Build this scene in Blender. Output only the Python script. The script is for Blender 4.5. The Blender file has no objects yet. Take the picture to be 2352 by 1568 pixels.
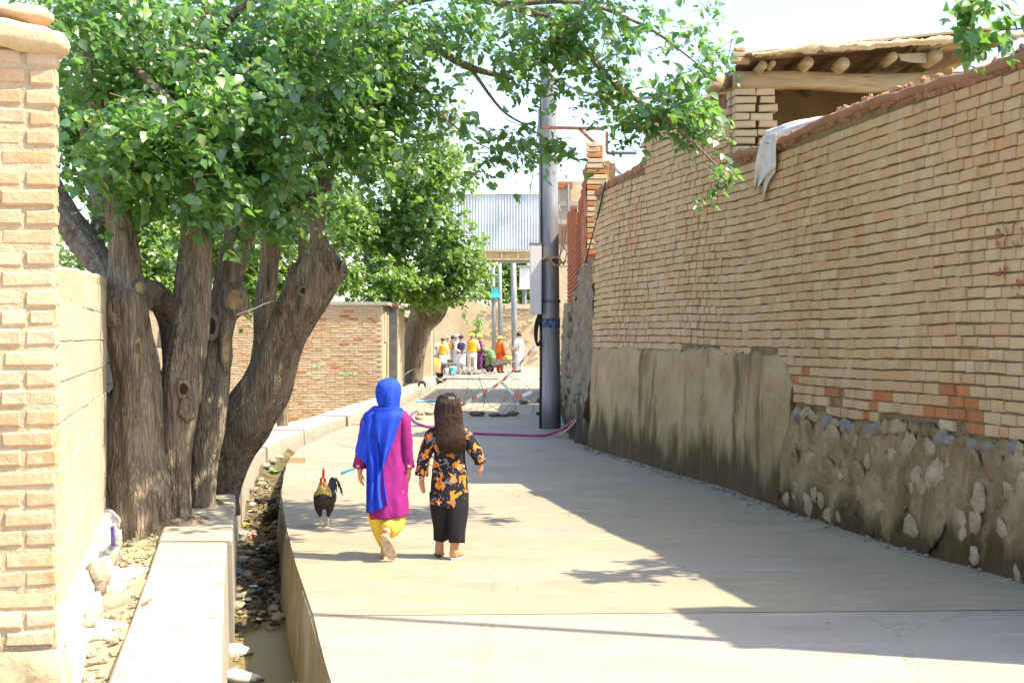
import bpy, bmesh, math, random
import numpy as np
from mathutils import Vector, Matrix, noise
random.seed(7)
rng = np.random.default_rng(7)
C = bpy.context.scene.collection
SC = bpy.context.scene

# ------------------------------------------------------------------ camera, sky, sun, exposure
F, CX, HY, H = 3267.0, 1176.0, 773.0, 1.6
cam_d = bpy.data.cameras.new('camera')
cam_d.lens, cam_d.sensor_width = 50.0, 36.0
cam_d.shift_y = -11.0 / 2352.0
cam_d.clip_start, cam_d.clip_end = 0.1, 3000.0
cam = bpy.data.objects.new('camera', cam_d)
C.objects.link(cam)
cam.location = (0, 0, H)
cam.rotation_euler = (math.radians(90), 0, 0)
SC.camera = cam
EL = math.radians(56.0)
AZ = Vector((0.958, -0.287, 0)).normalized()
SUN = Vector((AZ.x * math.cos(EL), AZ.y * math.cos(EL), math.sin(EL)))
world = bpy.data.worlds.new('World')
SC.world = world
world.use_nodes = True
wn = world.node_tree
wn.nodes.clear()
sky = wn.nodes.new('ShaderNodeTexSky')
sky.sky_type = 'NISHITA'
sky.sun_disc = False
sky.sun_elevation = EL
sky.sun_rotation = math.atan2(AZ.x, AZ.y)
sky.dust_density = 1.8
sky.air_density = 1.0
sky.ozone_density = 1.0
bg = wn.nodes.new('ShaderNodeBackground')
bg.inputs['Strength'].default_value = 0.15
wo = wn.nodes.new('ShaderNodeOutputWorld')
wn.links.new(sky.outputs[0], bg.inputs[0])
wn.links.new(bg.outputs[0], wo.inputs[0])
sl = bpy.data.lights.new('sun', 'SUN')
sl.energy = 4.0
sl.angle = math.radians(0.6)
sl.color = (1.0, 0.87, 0.65)
so = bpy.data.objects.new('sun', sl)
C.objects.link(so)
so.rotation_euler = (-SUN).to_track_quat('-Z', 'Y').to_euler()
so.location = (8, -4, 20)
SC.view_settings.view_transform = 'Standard'
SC.view_settings.look = 'None'
SC.view_settings.exposure = 1.55
SC.view_settings.gamma = 1.0
SC.view_settings.use_curve_mapping = False
SC.cycles.max_bounces = 8
SC.cycles.diffuse_bounces = 4
SC.cycles.transparent_max_bounces = 8


def G(px, py, z=0.0):
    """point of the level plane z seen at that place of the photograph"""
    Y = (H - z) * F / (py - HY)
    return Vector(((px - CX) / F * Y, Y, z))


def P(px, py, Y):
    return Vector(((px - CX) / F * Y, Y, H - (py - HY) / F * Y))


def fb(v, s=1.0, o=3):
    return noise.fractal(Vector(v) * s, 1.0, 2.0, o)


def lerp(a, b, t):
    return a + (b - a) * t


def interp(pts, x):
    """piecewise linear y(x) over sorted (x, y)"""
    if x <= pts[0][0]:
        return pts[0][1]
    for (a, b), (c, d) in zip(pts, pts[1:]):
        if x <= c:
            return b + (d - b) * (x - a) / (c - a)
    return pts[-1][1]


def smooth_path(pts, k=6):
    """Catmull-Rom through tuples of any length"""
    p = [np.array(q, float) for q in pts]
    p = [2 * p[0] - p[1]] + p + [2 * p[-1] - p[-2]]
    out = []
    for i in range(1, len(p) - 2):
        for j in range(k):
            t = j / k
            out.append(0.5 * ((2 * p[i]) + (-p[i - 1] + p[i + 1]) * t + (2 * p[i - 1] - 5 * p[i] + 4 * p[i + 1] - p[i + 2]) * t * t
                              + (-p[i - 1] + 3 * p[i] - 3 * p[i + 1] + p[i + 2]) * t ** 3))
    out.append(p[-2])
    return out


# ------------------------------------------------------------------ objects
def put(name, me, mat, parent=None):
    o = bpy.data.objects.new(name, me)
    C.objects.link(o)
    if mat is not None and not me.materials:
        me.materials.append(mat)
    if parent is not None:
        o.parent = parent
    return o


def root_loc(p):
    v = Vector((0, 0, 0))
    while p is not None:
        v += p.location
        p = p.parent
    return v


def obj(name, V, Fc, mat, parent=None, world=True, smooth=False):
    off = root_loc(parent) if (parent is not None and world) else Vector((0, 0, 0))
    me = bpy.data.meshes.new(name)
    me.from_pydata([tuple(Vector(v) - off) for v in V], [], Fc)
    if smooth:
        me.polygons.foreach_set('use_smooth', [True] * len(me.polygons))
    me.update()
    return put(name, me, mat, parent)


def tag(o, label=None, cat=None, group=None, kind=None):
    if label: o['label'] = label
    if cat: o['category'] = cat
    if group: o['group'] = group
    if kind: o['kind'] = kind
    return o


def thing(name, label, cat, loc=(0, 0, 0), rz=0.0, group=None):
    o = bpy.data.objects.new(name, None)
    C.objects.link(o)
    o.location = loc
    o.rotation_euler = (0, 0, rz)
    o.empty_display_size = 0.1
    return tag(o, label, cat, group)


class MB:
    def __init__(self):
        self.V, self.F = [], []

    def add(self, V, Fc):
        n = len(self.V)
        self.V += [tuple(v) for v in V]
        self.F += [tuple(i + n for i in f) for f in Fc]
        return self

    def box(self, a, b, j=0.0):
        (x0, y0, z0), (x1, y1, z1) = a, b
        V = [(x0, y0, z0), (x1, y0, z0), (x1, y1, z0), (x0, y1, z0), (x0, y0, z1), (x1, y0, z1), (x1, y1, z1), (x0, y1, z1)]
        if j:
            V = [tuple(c + random.uniform(-j, j) for c in v) for v in V]
        return self.add(V, [(0, 3, 2, 1), (4, 5, 6, 7), (0, 1, 5, 4), (1, 2, 6, 5), (2, 3, 7, 6), (3, 0, 4, 7)])

    def obox(self, c, ax, ay, az):
        """oriented box, half axes"""
        c, ax, ay, az = Vector(c), Vector(ax), Vector(ay), Vector(az)
        V = [c + sx * ax + sy * ay + sz * az for sz in (-1, 1) for (sx, sy) in ((-1, -1), (1, -1), (1, 1), (-1, 1))]
        return self.add(V, [(0, 3, 2, 1), (4, 5, 6, 7), (0, 1, 5, 4), (1, 2, 6, 5), (2, 3, 7, 6), (3, 0, 4, 7)])

    def bar(self, a, b, w, h=None, side=None):
        a, b = Vector(a), Vector(b)
        t = (b - a).normalized()
        s = Vector(side) if side else (Vector((0, 0, 1)) if abs(t.z) < .9 else Vector((1, 0, 0)))
        s = (s - t * s.dot(t)).normalized()
        f = t.cross(s)
        return self.obox((a + b) / 2, (b - a) / 2, f * w / 2, s * (h or w) / 2)

    def tube(self, path, rx, ry=None, n=12, side=(1, 0, 0), cap=True, fold=None):
        m = len(path)
        path = [Vector(p) for p in path]
        rx = rx if hasattr(rx, '__len__') else [rx] * m
        ry = rx if ry is None else (ry if hasattr(ry, '__len__') else [ry] * m)
        V, Fc = [], []
        for i, p in enumerate(path):
            t = (path[min(i + 1, m - 1)] - path[max(i - 1, 0)])
            t = t.normalized() if t.length > 1e-9 else Vector((0, 0, 1))
            s = Vector(side)
            s = s - t * s.dot(t)
            if s.length < 0.05:
                s = Vector((0, 1, 0)) - t * t.y
            s.normalize()
            f = t.cross(s)
            for k in range(n):
                a = 2 * math.pi * k / n
                r = fold(i / (m - 1), a, p) if fold else 1.0
                V.append(p + s * (rx[i] * r * math.cos(a)) + f * (ry[i] * r * math.sin(a)))
        for i in range(m - 1):
            for k in range(n):
                k2 = (k + 1) % n
                Fc.append((i * n + k, i * n + k2, (i + 1) * n + k2, (i + 1) * n + k))
        if cap:
            Fc.append(tuple(reversed(range(n))))
            Fc.append(tuple((m - 1) * n + k for k in range(n)))
        return self.add(V, Fc)

    def ell(self, c, r, nu=14, nv=9, jit=0.0, seed=0, squash=None):
        c = Vector(c)
        V, Fc = [], []
        for j in range(nv + 1):
            th = math.pi * j / nv
            for i in range(nu):
                ph = 2 * math.pi * i / nu
                d = Vector((math.sin(th) * math.cos(ph), math.sin(th) * math.sin(ph), math.cos(th)))
                k = 1 + (jit * noise.noise(d * 1.7 + Vector((seed * 7.1, seed * 3.3, 0))) if jit else 0)
                V.append(c + Vector((d.x * r[0], d.y * r[1], d.z * r[2])) * k)
        for j in range(nv):
            for i in range(nu):
                i2 = (i + 1) % nu
                Fc.append((j * nu + i, (j + 1) * nu + i, (j + 1) * nu + i2, j * nu + i2))
        return self.add(V, Fc)

    def grid(self, fn, nu, nv):
        V = [fn(i / nu, j / nv) for j in range(nv + 1) for i in range(nu + 1)]
        return self.add(V, [(j * (nu + 1) + i, j * (nu + 1) + i + 1, (j + 1) * (nu + 1) + i + 1, (j + 1) * (nu + 1) + i)
                            for j in range(nv) for i in range(nu)])

    def build(self, name, mat, parent=None, world=True, smooth=False, thick=0.0):
        o = obj(name, self.V, self.F, mat, parent, world, smooth)
        if thick:
            m = o.modifiers.new('thickness', 'SOLIDIFY')
            m.thickness = thick
            m.offset = 0
        return o


def struct(name, V, Fc, mat, label=None, smooth=False):
    return tag(obj(name, V, Fc, mat, smooth=smooth), label, None, None, 'structure')


# ------------------------------------------------------------------ materials
class NT:
    def __init__(self, name, rough=0.8, spec=0.3):
        self.m = bpy.data.materials.new(name)
        self.m.use_nodes = True
        self.t = self.m.node_tree
        self.b = self.t.nodes['Principled BSDF']
        self.out = self.t.nodes['Material Output']
        self.b.inputs['Roughness'].default_value = rough
        self.b.inputs['Specular IOR Level'].default_value = spec

    def n(self, ty, **kw):
        x = self.t.nodes.new(ty)
        for k, v in kw.items():
            setattr(x, k, v)
        return x

    def link(self, a, b):
        self.t.links.new(a, b)

    def set(self, sock, v):
        if isinstance(v, bpy.types.NodeSocket):
            self.link(v, sock)
        elif isinstance(v, (tuple, list)) and len(v) == 3 and sock.type == 'RGBA':
            sock.default_value = (*v, 1)
        else:
            sock.default_value = v

    def pos(self, scale=(1, 1, 1), coord='pos'):
        if coord == 'pos':
            s = self.n('ShaderNodeNewGeometry').outputs['Position']
        else:
            s = self.n('ShaderNodeTexCoord').outputs['Object']
        m = self.n('ShaderNodeMapping')
        m.inputs['Scale'].default_value = scale if hasattr(scale, '__len__') else (scale,) * 3
        self.link(s, m.inputs[0])
        return m.outputs[0]

    def noise(self, vec, scale=1.0, detail=5, rough=0.6, dist=0.0):
        x = self.n('ShaderNodeTexNoise')
        x.inputs['Scale'].default_value = scale
        x.inputs['Detail'].default_value = detail
        x.inputs['Roughness'].default_value = rough
        x.inputs['Distortion'].default_value = dist
        self.link(vec, x.inputs['Vector'])
        return x.outputs['Fac']

    def voro(self, vec, scale=1.0, feature='F1', out='Distance', rnd=1.0):
        x = self.n('ShaderNodeTexVoronoi', feature=feature)
        x.inputs['Scale'].default_value = scale
        x.inputs['Randomness'].default_value = rnd
        self.link(vec, x.inputs['Vector'])
        return x.outputs[out]

    def ramp(self, fac, stops):
        x = self.n('ShaderNodeValToRGB')
        e = x.color_ramp.elements
        while len(e) < len(stops):
            e.new(0.5)
        for q, (p, c) in zip(e, stops):
            q.position = p
            q.color = (*c, 1) if hasattr(c, '__len__') else (c, c, c, 1)
        self.link(fac, x.inputs[0])
        return x.outputs[0]

    def mix(self, fac, a, b, blend='MIX'):
        x = self.n('ShaderNodeMix', data_type='RGBA', blend_type=blend)
        self.set(x.inputs[0], fac)
        self.set(x.inputs[6], a)
        self.set(x.inputs[7], b)
        return x.outputs[2]

    def math(self, op, a, b=0.0, clamp=False):
        x = self.n('ShaderNodeMath', operation=op, use_clamp=clamp)
        self.set(x.inputs[0], a)
        self.set(x.inputs[1], b)
        return x.outputs[0]

    def rand(self):
        """one value for each object and each loose piece of a mesh"""
        a = self.n('ShaderNodeObjectInfo').outputs['Random']
        b = self.n('ShaderNodeNewGeometry').outputs['Random Per Island']
        return self.math('FRACT', self.math('ADD', a, b))

    def sep(self, axis):
        x = self.n('ShaderNodeSeparateXYZ')
        self.link(self.n('ShaderNodeNewGeometry').outputs['Position'], x.inputs[0])
        return x.outputs[axis]

    def col(self, c):
        self.set(self.b.inputs['Base Color'], c)
        return self

    def bump(self, h, strength=0.4, dist=0.01):
        x = self.n('ShaderNodeBump')
        x.inputs['Strength'].default_value = strength
        x.inputs['Distance'].default_value = dist
        self.link(h, x.inputs['Height'])
        self.link(x.outputs[0], self.b.inputs['Normal'])
        return self


def plain(name, c, rough=0.6, var=0.12, scale=9.0, bump=0.15, bs=60.0, metal=0.0, spec=0.4, coord='obj'):
    m = NT(name, rough, spec)
    p = m.pos(1, coord)
    n1 = m.noise(p, scale)
    lo = tuple(max(0, x * (1 - 2 * var)) for x in c)
    hi = tuple(min(1, x * (1 + 1.6 * var)) for x in c)
    m.col(m.ramp(n1, [(0.3, lo), (0.7, hi)]))
    m.b.inputs['Metallic'].default_value = metal
    if bump:
        m.bump(m.noise(p, bs, 3), bump, 0.004)
    return m.m


def concrete_mat(name, a, b, stain=(0.30, 0.25, 0.17), amount=0.5, streak=(1.1, 7, 1), rough=0.85, fine=0.25, spec=0.25):
    m = NT(name, rough, spec)
    p = m.pos(1)
    big = m.noise(p, 0.55, 6, 0.62)
    st = m.noise(m.pos(streak), 1.0, 5, 0.6)
    base = m.mix(m.ramp(big, [(0.32, 0.0), (0.68, 1.0)]), a, b)
    base = m.mix(m.math('MULTIPLY', m.ramp(st, [(0.52, 0.0), (0.75, 1.0)]), amount), base, stain)
    g = m.noise(p, 45, 5, 0.7)
    base = m.mix(fine, base, m.ramp(g, [(0.35, 0.35), (0.65, 1.0)]), 'MULTIPLY')
    pale = m.noise(m.pos((0.5, 5.5, 1)), 1.7, 4, 0.6)
    base = m.mix(m.ramp(pale, [(0.62, 0.0), (0.70, 0.45)]), base, (0.62, 0.56, 0.46))
    bl = m.noise(m.pos((0.8, 1.3, 1)), 1.3, 7, 0.7, 0.5)
    base = m.mix(m.math('MULTIPLY', m.ramp(bl, [(0.50, 0.0), (0.66, 1.0)]), amount), base, tuple(x * 0.55 for x in a))
    bl2 = m.noise(m.pos((0.35, 0.8, 1)), 1.0, 5, 0.65, 0.3)
    base = m.mix(m.math('MULTIPLY', m.ramp(bl2, [(0.54, 0.0), (0.62, 1.0)]), amount * 0.8), base, (0.30, 0.29, 0.27))
    cr = m.voro(m.pos((0.42, 0.30, 1)), 1.0, 'DISTANCE_TO_EDGE')
    crk = m.math('ADD', cr, m.math('MULTIPLY', m.math('SUBTRACT', m.noise(p, 2.5, 6, 0.7), 0.5), 0.10))
    base = m.mix(m.math('MULTIPLY', m.ramp(m.math('ABSOLUTE', crk), [(0.0, 1.0), (0.004, 0.0)]), 0.35), base, (0.12, 0.10, 0.07))
    m.col(base)
    m.bump(m.math('ADD', g, m.math('MULTIPLY', st, 0.8)), 0.35, 0.008)
    return m.m


def brick_mat(name, cols, mud=(0.46, 0.36, 0.22), mudamt=0.5, dirt=0.35):
    m = NT(name, 0.9, 0.2)
    p = m.pos(1)
    r = m.rand()
    n = len(cols)
    c = m.ramp(r, [(i / max(1, n - 1), cols[i]) for i in range(n)])
    big = m.noise(p, 1.3, 5, 0.65)
    c = m.mix(m.math('MULTIPLY', m.ramp(big, [(0.38, 0.0), (0.62, 1.0)]), mudamt), c, mud)
    drip = m.noise(m.pos((9, 9, 0.9)), 1.0, 4, 0.6)
    c = m.mix(m.math('MULTIPLY', m.ramp(drip, [(0.60, 0.0), (0.70, 1.0)]), 0.40), c, (0.66, 0.56, 0.40))
    sp = m.noise(m.pos((3, 3, 0.8)), 2.2, 5, 0.7)
    c = m.mix(m.math('MULTIPLY', m.ramp(sp, [(0.50, 0.0), (0.72, 1.0)]), dirt), c, (0.22, 0.17, 0.10))
    fine = m.noise(p, 55, 6, 0.7)
    c = m.mix(0.35, c, m.ramp(fine, [(0.3, 0.45), (0.65, 1.0)]), 'MULTIPLY')
    m.col(c)
    m.bump(m.math('ADD', fine, m.math('MULTIPLY', m.noise(p, 14, 4), 1.5)), 0.55, 0.008)
    return m.m


def earth_mat(name, a, b, c3, scale=3.0, bump=0.7, bd=0.02, damp=None, streak=0.0):
    m = NT(name, 0.95, 0.15)
    p = m.pos(1)
    c = m.ramp(m.noise(p, scale, 8, 0.68), [(0.3, a), (0.5, b), (0.7, c3)])
    f = m.noise(p, 40, 6, 0.7)
    c = m.mix(0.4, c, m.ramp(f, [(0.3, 0.4), (0.62, 1.0)]), 'MULTIPLY')
    if damp:
        z0, z1, dc = damp
        z = m.sep('Z')
        k = m.noise(m.pos((2.2, 2.2, 0.35)), 1.0, 5, 0.65)
        h = m.math('SUBTRACT', z, m.math('MULTIPLY', m.math('SUBTRACT', k, 0.42), (z1 - z0) * 5.0))
        fac = m.ramp(m.math('DIVIDE', m.math('SUBTRACT', h, z0), (z1 - z0)), [(0.0, 1.0), (1.0, 0.0)])
        c = m.mix(m.math('MULTIPLY', fac, 0.85), c, dc)
    if streak:
        k2 = m.noise(m.pos((1.5, 1.5, 0.30)), 1.0, 7, 0.68, 0.4)
        c = m.mix(m.math('MULTIPLY', m.ramp(k2, [(0.53, 0.0), (0.63, 1.0)]), streak), c, (0.10, 0.062, 0.026))
        k3 = m.noise(m.pos((5, 5, 0.5)), 1.0, 5, 0.62)
        c = m.mix(m.math('MULTIPLY', m.ramp(k3, [(0.52, 0.0), (0.66, 1.0)]), streak * 0.55), c, (0.21, 0.16, 0.085))
    m.col(c)
    m.bump(m.math('ADD', m.math('MULTIPLY', m.noise(p, 9, 6, 0.65), 2.0), f), bump, bd)
    return m.m


def bark_mat(name):
    m = NT(name, 0.95, 0.12)
    p = m.pos((9, 9, 1.6))
    n1 = m.noise(p, 1.6, 8, 0.7, 0.6)
    wv = m.n('ShaderNodeVectorMath', operation='ADD')
    dn = m.n('ShaderNodeTexNoise'); dn.inputs['Scale'].default_value = 5.0
    m.link(m.pos((1, 1, 0.5)), dn.inputs['Vector'])
    sc_ = m.n('ShaderNodeVectorMath', operation='SCALE'); sc_.inputs['Scale'].default_value = 2.6
    m.link(dn.outputs['Color'], sc_.inputs[0])
    m.link(m.pos((26, 26, 3.2)), wv.inputs[0]); m.link(sc_.outputs[0], wv.inputs[1])
    v = m.voro(wv.outputs[0], 1.3, 'DISTANCE_TO_EDGE')
    c = m.ramp(n1, [(0.30, (0.085, 0.066, 0.047)), (0.50, (0.23, 0.185, 0.133)), (0.68, (0.39, 0.325, 0.24))])
    c = m.mix(m.ramp(v, [(0.0, 0.30), (0.08, 0.0)]), c, (0.03, 0.02, 0.013))
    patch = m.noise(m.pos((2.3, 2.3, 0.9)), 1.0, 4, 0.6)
    c = m.mix(m.math('MULTIPLY', m.ramp(patch, [(0.52, 0.0), (0.64, 1.0)]), 0.6), c, (0.40, 0.335, 0.25))  # paler bark tone, with sun dapples painted in
    m.col(c)
    m.bump(m.math('ADD', m.math('MULTIPLY', m.ramp(v, [(0.0, 0.0), (0.2, 1.0)]), 0.4), n1), 0.9, 0.03)
    return m.m


def leaf_mat(name, stops, rough=0.34, trans=0.35, tcol=(0.20, 0.42, 0.035)):
    m = NT(name, rough, 1.0)
    r = m.rand()
    c = m.ramp(r, stops)
    nb = m.noise(m.pos(1), 1.6, 3)
    c = m.mix(m.ramp(nb, [(0.42, 0.0), (0.65, 0.40)]), c, (0.13, 0.21, 0.03))
    m.col(c)
    m.b.inputs['Coat Weight'].default_value = 0.55
    m.b.inputs['Coat Roughness'].default_value = 0.28
    m.b.inputs['Coat IOR'].default_value = 1.6
    tr = m.n('ShaderNodeBsdfTranslucent')
    m.set(tr.inputs[0], tcol)
    mx = m.n('ShaderNodeMixShader')
    mx.inputs[0].default_value = trans
    m.link(m.b.outputs[0], mx.inputs[1])
    m.link(tr.outputs[0], mx.inputs[2])
    m.link(mx.outputs[0], m.out.inputs['Surface'])
    return m.m


def cloth_mat(name, c, c2=None, rough=0.85, weave=220, sheen=0.0, grad=None):
    m = NT(name, rough, 0.2)
    p = m.pos(1, 'obj')
    n1 = m.noise(p, 14, 4)
    c2 = c2 or tuple(x * 0.72 for x in c)
    m.col(m.ramp(n1, [(0.3, c2), (0.7, c)]))
    m.bump(m.math('ADD', m.noise(p, weave, 2), m.math('MULTIPLY', m.noise(p, 22, 4), 2.0)), 0.3, 0.006)
    if sheen:
        m.b.inputs['Sheen Weight'].default_value = sheen
    return m.m


MAT = {}
MAT['road'] = concrete_mat('road_concrete', (0.385, 0.325, 0.225), (0.315, 0.268, 0.190), (0.22, 0.185, 0.135), 0.5, rough=0.62, spec=0.5)
MAT['slab'] = concrete_mat('near_road_concrete', (0.40, 0.36, 0.29), (0.345, 0.31, 0.25), (0.28, 0.245, 0.185), 0.35)
MAT['kerb'] = concrete_mat('kerb_concrete', (0.47, 0.435, 0.36), (0.38, 0.345, 0.28), (0.24, 0.20, 0.14), 0.35, (6, 6, 1.2))
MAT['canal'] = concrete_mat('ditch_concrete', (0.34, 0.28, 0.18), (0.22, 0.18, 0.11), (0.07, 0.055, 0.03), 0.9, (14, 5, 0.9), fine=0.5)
MAT['dirt'] = earth_mat('sandy_earth', (0.36, 0.29, 0.19), (0.46, 0.38, 0.26), (0.55, 0.47, 0.34))
MAT['yard'] = earth_mat('yard_earth', (0.30, 0.24, 0.16), (0.38, 0.31, 0.21), (0.44, 0.37, 0.26))
MAT['mud'] = earth_mat('wet_ditch_mud', (0.05, 0.042, 0.025), (0.14, 0.115, 0.06), (0.26, 0.21, 0.12), 5.0, 0.9, 0.03)
MAT['tan_brick'] = brick_mat('tan_brick', [(0.48, 0.325, 0.175), (0.56, 0.395, 0.22), (0.52, 0.37, 0.205), (0.61, 0.465, 0.295), (0.56, 0.32, 0.16), (0.53, 0.39, 0.225)], (0.58, 0.435, 0.255), 0.5, 0.34)
MAT['orange_brick'] = brick_mat('broken_orange_brick', [(0.46, 0.17, 0.06), (0.53, 0.22, 0.085), (0.38, 0.15, 0.06)], (0.46, 0.24, 0.11), 0.3, 0.2)
MAT['mortar'] = earth_mat('mud_mortar', (0.19, 0.135, 0.07), (0.27, 0.20, 0.11), (0.35, 0.265, 0.15), 6)
MAT['pale_mortar'] = earth_mat('pale_mortar', (0.46, 0.36, 0.23), (0.55, 0.44, 0.29), (0.60, 0.50, 0.35), 6)
MAT['pillar_brick'] = brick_mat('pillar_brick', [(0.53, 0.29, 0.15), (0.58, 0.37, 0.22), (0.55, 0.32, 0.17), (0.60, 0.45, 0.31)], (0.62, 0.50, 0.36), 0.75, 0.16)
MAT['far_brick'] = brick_mat('far_wall_brick', [(0.50, 0.33, 0.18), (0.56, 0.40, 0.24), (0.53, 0.36, 0.20), (0.48, 0.27, 0.13)], (0.62, 0.52, 0.36), 0.75, 0.10)
MAT['red_brick'] = brick_mat('red_brick', [(0.36, 0.10, 0.045), (0.43, 0.14, 0.06), (0.39, 0.12, 0.05)], (0.40, 0.17, 0.085), 0.3, 0.3)
MAT['coping'] = brick_mat('coping_brick', [(0.30, 0.15, 0.085), (0.37, 0.20, 0.12), (0.33, 0.17, 0.10)], (0.38, 0.25, 0.16), 0.35, 0.3)
MAT['pier_brick'] = brick_mat('pale_pier_brick', [(0.50, 0.38, 0.22), (0.58, 0.46, 0.29), (0.54, 0.42, 0.25)], (0.56, 0.45, 0.29), 0.3, 0.12)
MAT['plinth'] = earth_mat('stained_mud_plaster', (0.32, 0.235, 0.12), (0.46, 0.35, 0.19), (0.54, 0.42, 0.25), 1.5, 0.6, 0.02, damp=(0.12, 0.42, (0.065, 0.042, 0.018)), streak=0.75)
MAT['rubble_wall'] = earth_mat('rubble_plinth_mud', (0.30, 0.21, 0.10), (0.45, 0.34, 0.18), (0.58, 0.47, 0.29), 3.5, 0.9, 0.04, damp=(0.04, 0.22, (0.08, 0.052, 0.022)), streak=0.45)
MAT['grey_rubble'] = earth_mat('grey_rubble', (0.23, 0.18, 0.12), (0.40, 0.33, 0.235), (0.54, 0.46, 0.34), 6.0, 1.0, 0.05, damp=(0.1, 0.5, (0.07, 0.05, 0.03)))
MAT['pale_plaster'] = earth_mat('pale_plaster', (0.43, 0.37, 0.27), (0.50, 0.43, 0.32), (0.56, 0.49, 0.37), 2.0, 0.5, 0.015)
MAT['cream_plaster'] = earth_mat('cream_plaster', (0.50, 0.39, 0.24), (0.58, 0.46, 0.29), (0.62, 0.52, 0.36), 1.0, 0.4, 0.02)
MAT['red_plaster'] = earth_mat('red_plaster', (0.38, 0.16, 0.075), (0.46, 0.21, 0.10), (0.50, 0.27, 0.15), 2.0, 0.4, 0.015)
MAT['grey_block'] = earth_mat('grey_block', (0.30, 0.28, 0.24), (0.38, 0.36, 0.31), (0.45, 0.42, 0.36), 3.0, 0.5, 0.015)
MAT['stone'] = earth_mat('tan_stone', (0.28, 0.23, 0.16), (0.40, 0.34, 0.25), (0.50, 0.44, 0.34), 7.0, 0.6, 0.02)
MAT['plinth_stone'] = earth_mat('mud_smeared_stone', (0.31, 0.23, 0.13), (0.43, 0.34, 0.215), (0.54, 0.45, 0.31), 8.0, 0.6, 0.02)
MAT['white_stone'] = earth_mat('pale_stone', (0.48, 0.45, 0.40), (0.60, 0.57, 0.51), (0.68, 0.65, 0.60), 7.0, 0.5, 0.02)
MAT['grey_stone'] = earth_mat('grey_stone', (0.18, 0.165, 0.14), (0.27, 0.25, 0.22), (0.36, 0.34, 0.30), 7.0, 0.6, 0.02)
MAT['brown_stone'] = earth_mat('brown_stone', (0.10, 0.07, 0.04), (0.17, 0.12, 0.075), (0.25, 0.19, 0.12), 7.0, 0.6, 0.02)
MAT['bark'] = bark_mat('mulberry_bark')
_w = NT('weathered_timber', .85, .2)
_g = _w.noise(_w.pos((2.2, 2.2, 26)), 1.6, 6, .7, .4)
_k = _w.noise(_w.pos((1.2, 1.2, 40)), 1.0, 3, .6)
_c = _w.ramp(_g, [(.3, (.24, .165, .085)), (.5, (.42, .32, .185)), (.7, (.54, .43, .27))])
_c = _w.mix(_w.ramp(_k, [(.62, 0), (.68, .8)]), _c, (.12, .08, .045))
_w.col(_w.mix(_w.ramp(_w.noise(_w.pos(1), 1.8, 4), [(.45, 0), (.65, .5)]), _c, (.30, .24, .16)))
_w.bump(_g, .6, .012)
MAT['wood'] = _w.m
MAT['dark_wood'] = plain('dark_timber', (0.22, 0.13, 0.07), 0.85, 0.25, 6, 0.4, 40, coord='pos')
MAT['hole'] = plain('dark_hollow_wood', (0.035, 0.02, 0.012), 0.95, 0.3, 20)  # near-black colour inside some knot hollows
MAT['raw_wood'] = plain('bare_wood', (0.36, 0.24, 0.13), 0.85, 0.3, 12, 0.4, 50, coord='pos')
MAT['leaf'] = leaf_mat('mulberry_leaf', [(0.0, (0.018, 0.085, 0.028)), (0.4, (0.045, 0.150, 0.046)), (0.75, (0.085, 0.215, 0.055)), (0.92, (0.15, 0.28, 0.055)), (1.0, (0.28, 0.30, 0.06))], 0.40, 0.44, (0.22, 0.46, 0.07))
MAT['leaf_far'] = leaf_mat('far_leaf', [(0.0, (0.06, 0.15, 0.025)), (0.5, (0.12, 0.23, 0.035)), (1.0, (0.22, 0.32, 0.05))], 0.45, 0.42, (0.26, 0.46, 0.05))
MAT['water'] = NT('ditch_water', 0.30, 0.06).col((0.17, 0.14, 0.055)).m
_s = NT('galvanised_steel', .48, .4)
_a = _s.noise(_s.pos((5, 5, .7)), 1.5, 6, .65)
_b = _s.noise(_s.pos((16, 16, 1.2)), 1.0, 5, .65)
_c = _s.ramp(_a, [(.3, (.16, .165, .17)), (.55, (.26, .27, .285)), (.72, (.36, .37, .39))])
_c = _s.mix(_s.ramp(_b, [(.58, 0), (.72, .6)]), _c, (.14, .115, .085))
_s.col(_c)
_s.b.inputs['Metallic'].default_value = .3
_s.bump(_b, .15, .006)
MAT['steel'] = _s.m
MAT['twig'] = plain('green_brown_twig', (.20, .155, .075), .8, .2, 12, 0, coord='pos')
MAT['dark_steel'] = plain('painted_steel', (0.13, 0.135, 0.14), 0.5, 0.15, 6, 0.1, 40, 0.3, coord='pos')
MAT['rust'] = plain('rusty_steel', (0.24, 0.10, 0.05), 0.8, 0.3, 20, 0.2)
MAT['white_paint'] = plain('white_paint', (0.70, 0.70, 0.68), 0.5, 0.05, 5, 0.05)
MAT['black'] = plain('black_rubber', (0.02, 0.02, 0.022), 0.5, 0.2, 9, 0.05)

# ------------------------------------------------------------------ road, ditch, ground
def poly_y(pts):
    """list of (Y, X) sorted by Y"""
    return sorted((p.y, p.x) for p in pts)


road_edge = poly_y([G(*q) for q in ((760, 1568), (741, 1500), (718, 1406), (680, 1297), (656, 1205), (646, 1133), (650, 1106), (659, 1063),
                                    (689, 1026.6), (723, 1012), (748, 999), (850, 957), (930, 930), (985, 897), (1010, 880), (1020, 858))])
road_edge = [(-4.0, 1.62), (2.0, 0.20)] + road_edge + [(95.0, -5.2)]
PZ = 0.15
par_r = poly_y([G(px, py, PZ) for px, py in ((505, 1568), (514, 1375), (517, 1300), (522, 1240), (529, 1180), (533, 1136), (548, 1101), (560, 1073),
                                             (575, 1055), (601, 1035), (627, 1018.5), (660, 1002), (692, 990), (723, 981), (748, 973),
                                             (850, 936), (930, 911), (985, 883), (1005, 868))])
par_r = [(-4.0, 0.95), (2.0, -0.42)] + par_r + [(95.0, -5.6)]


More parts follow.
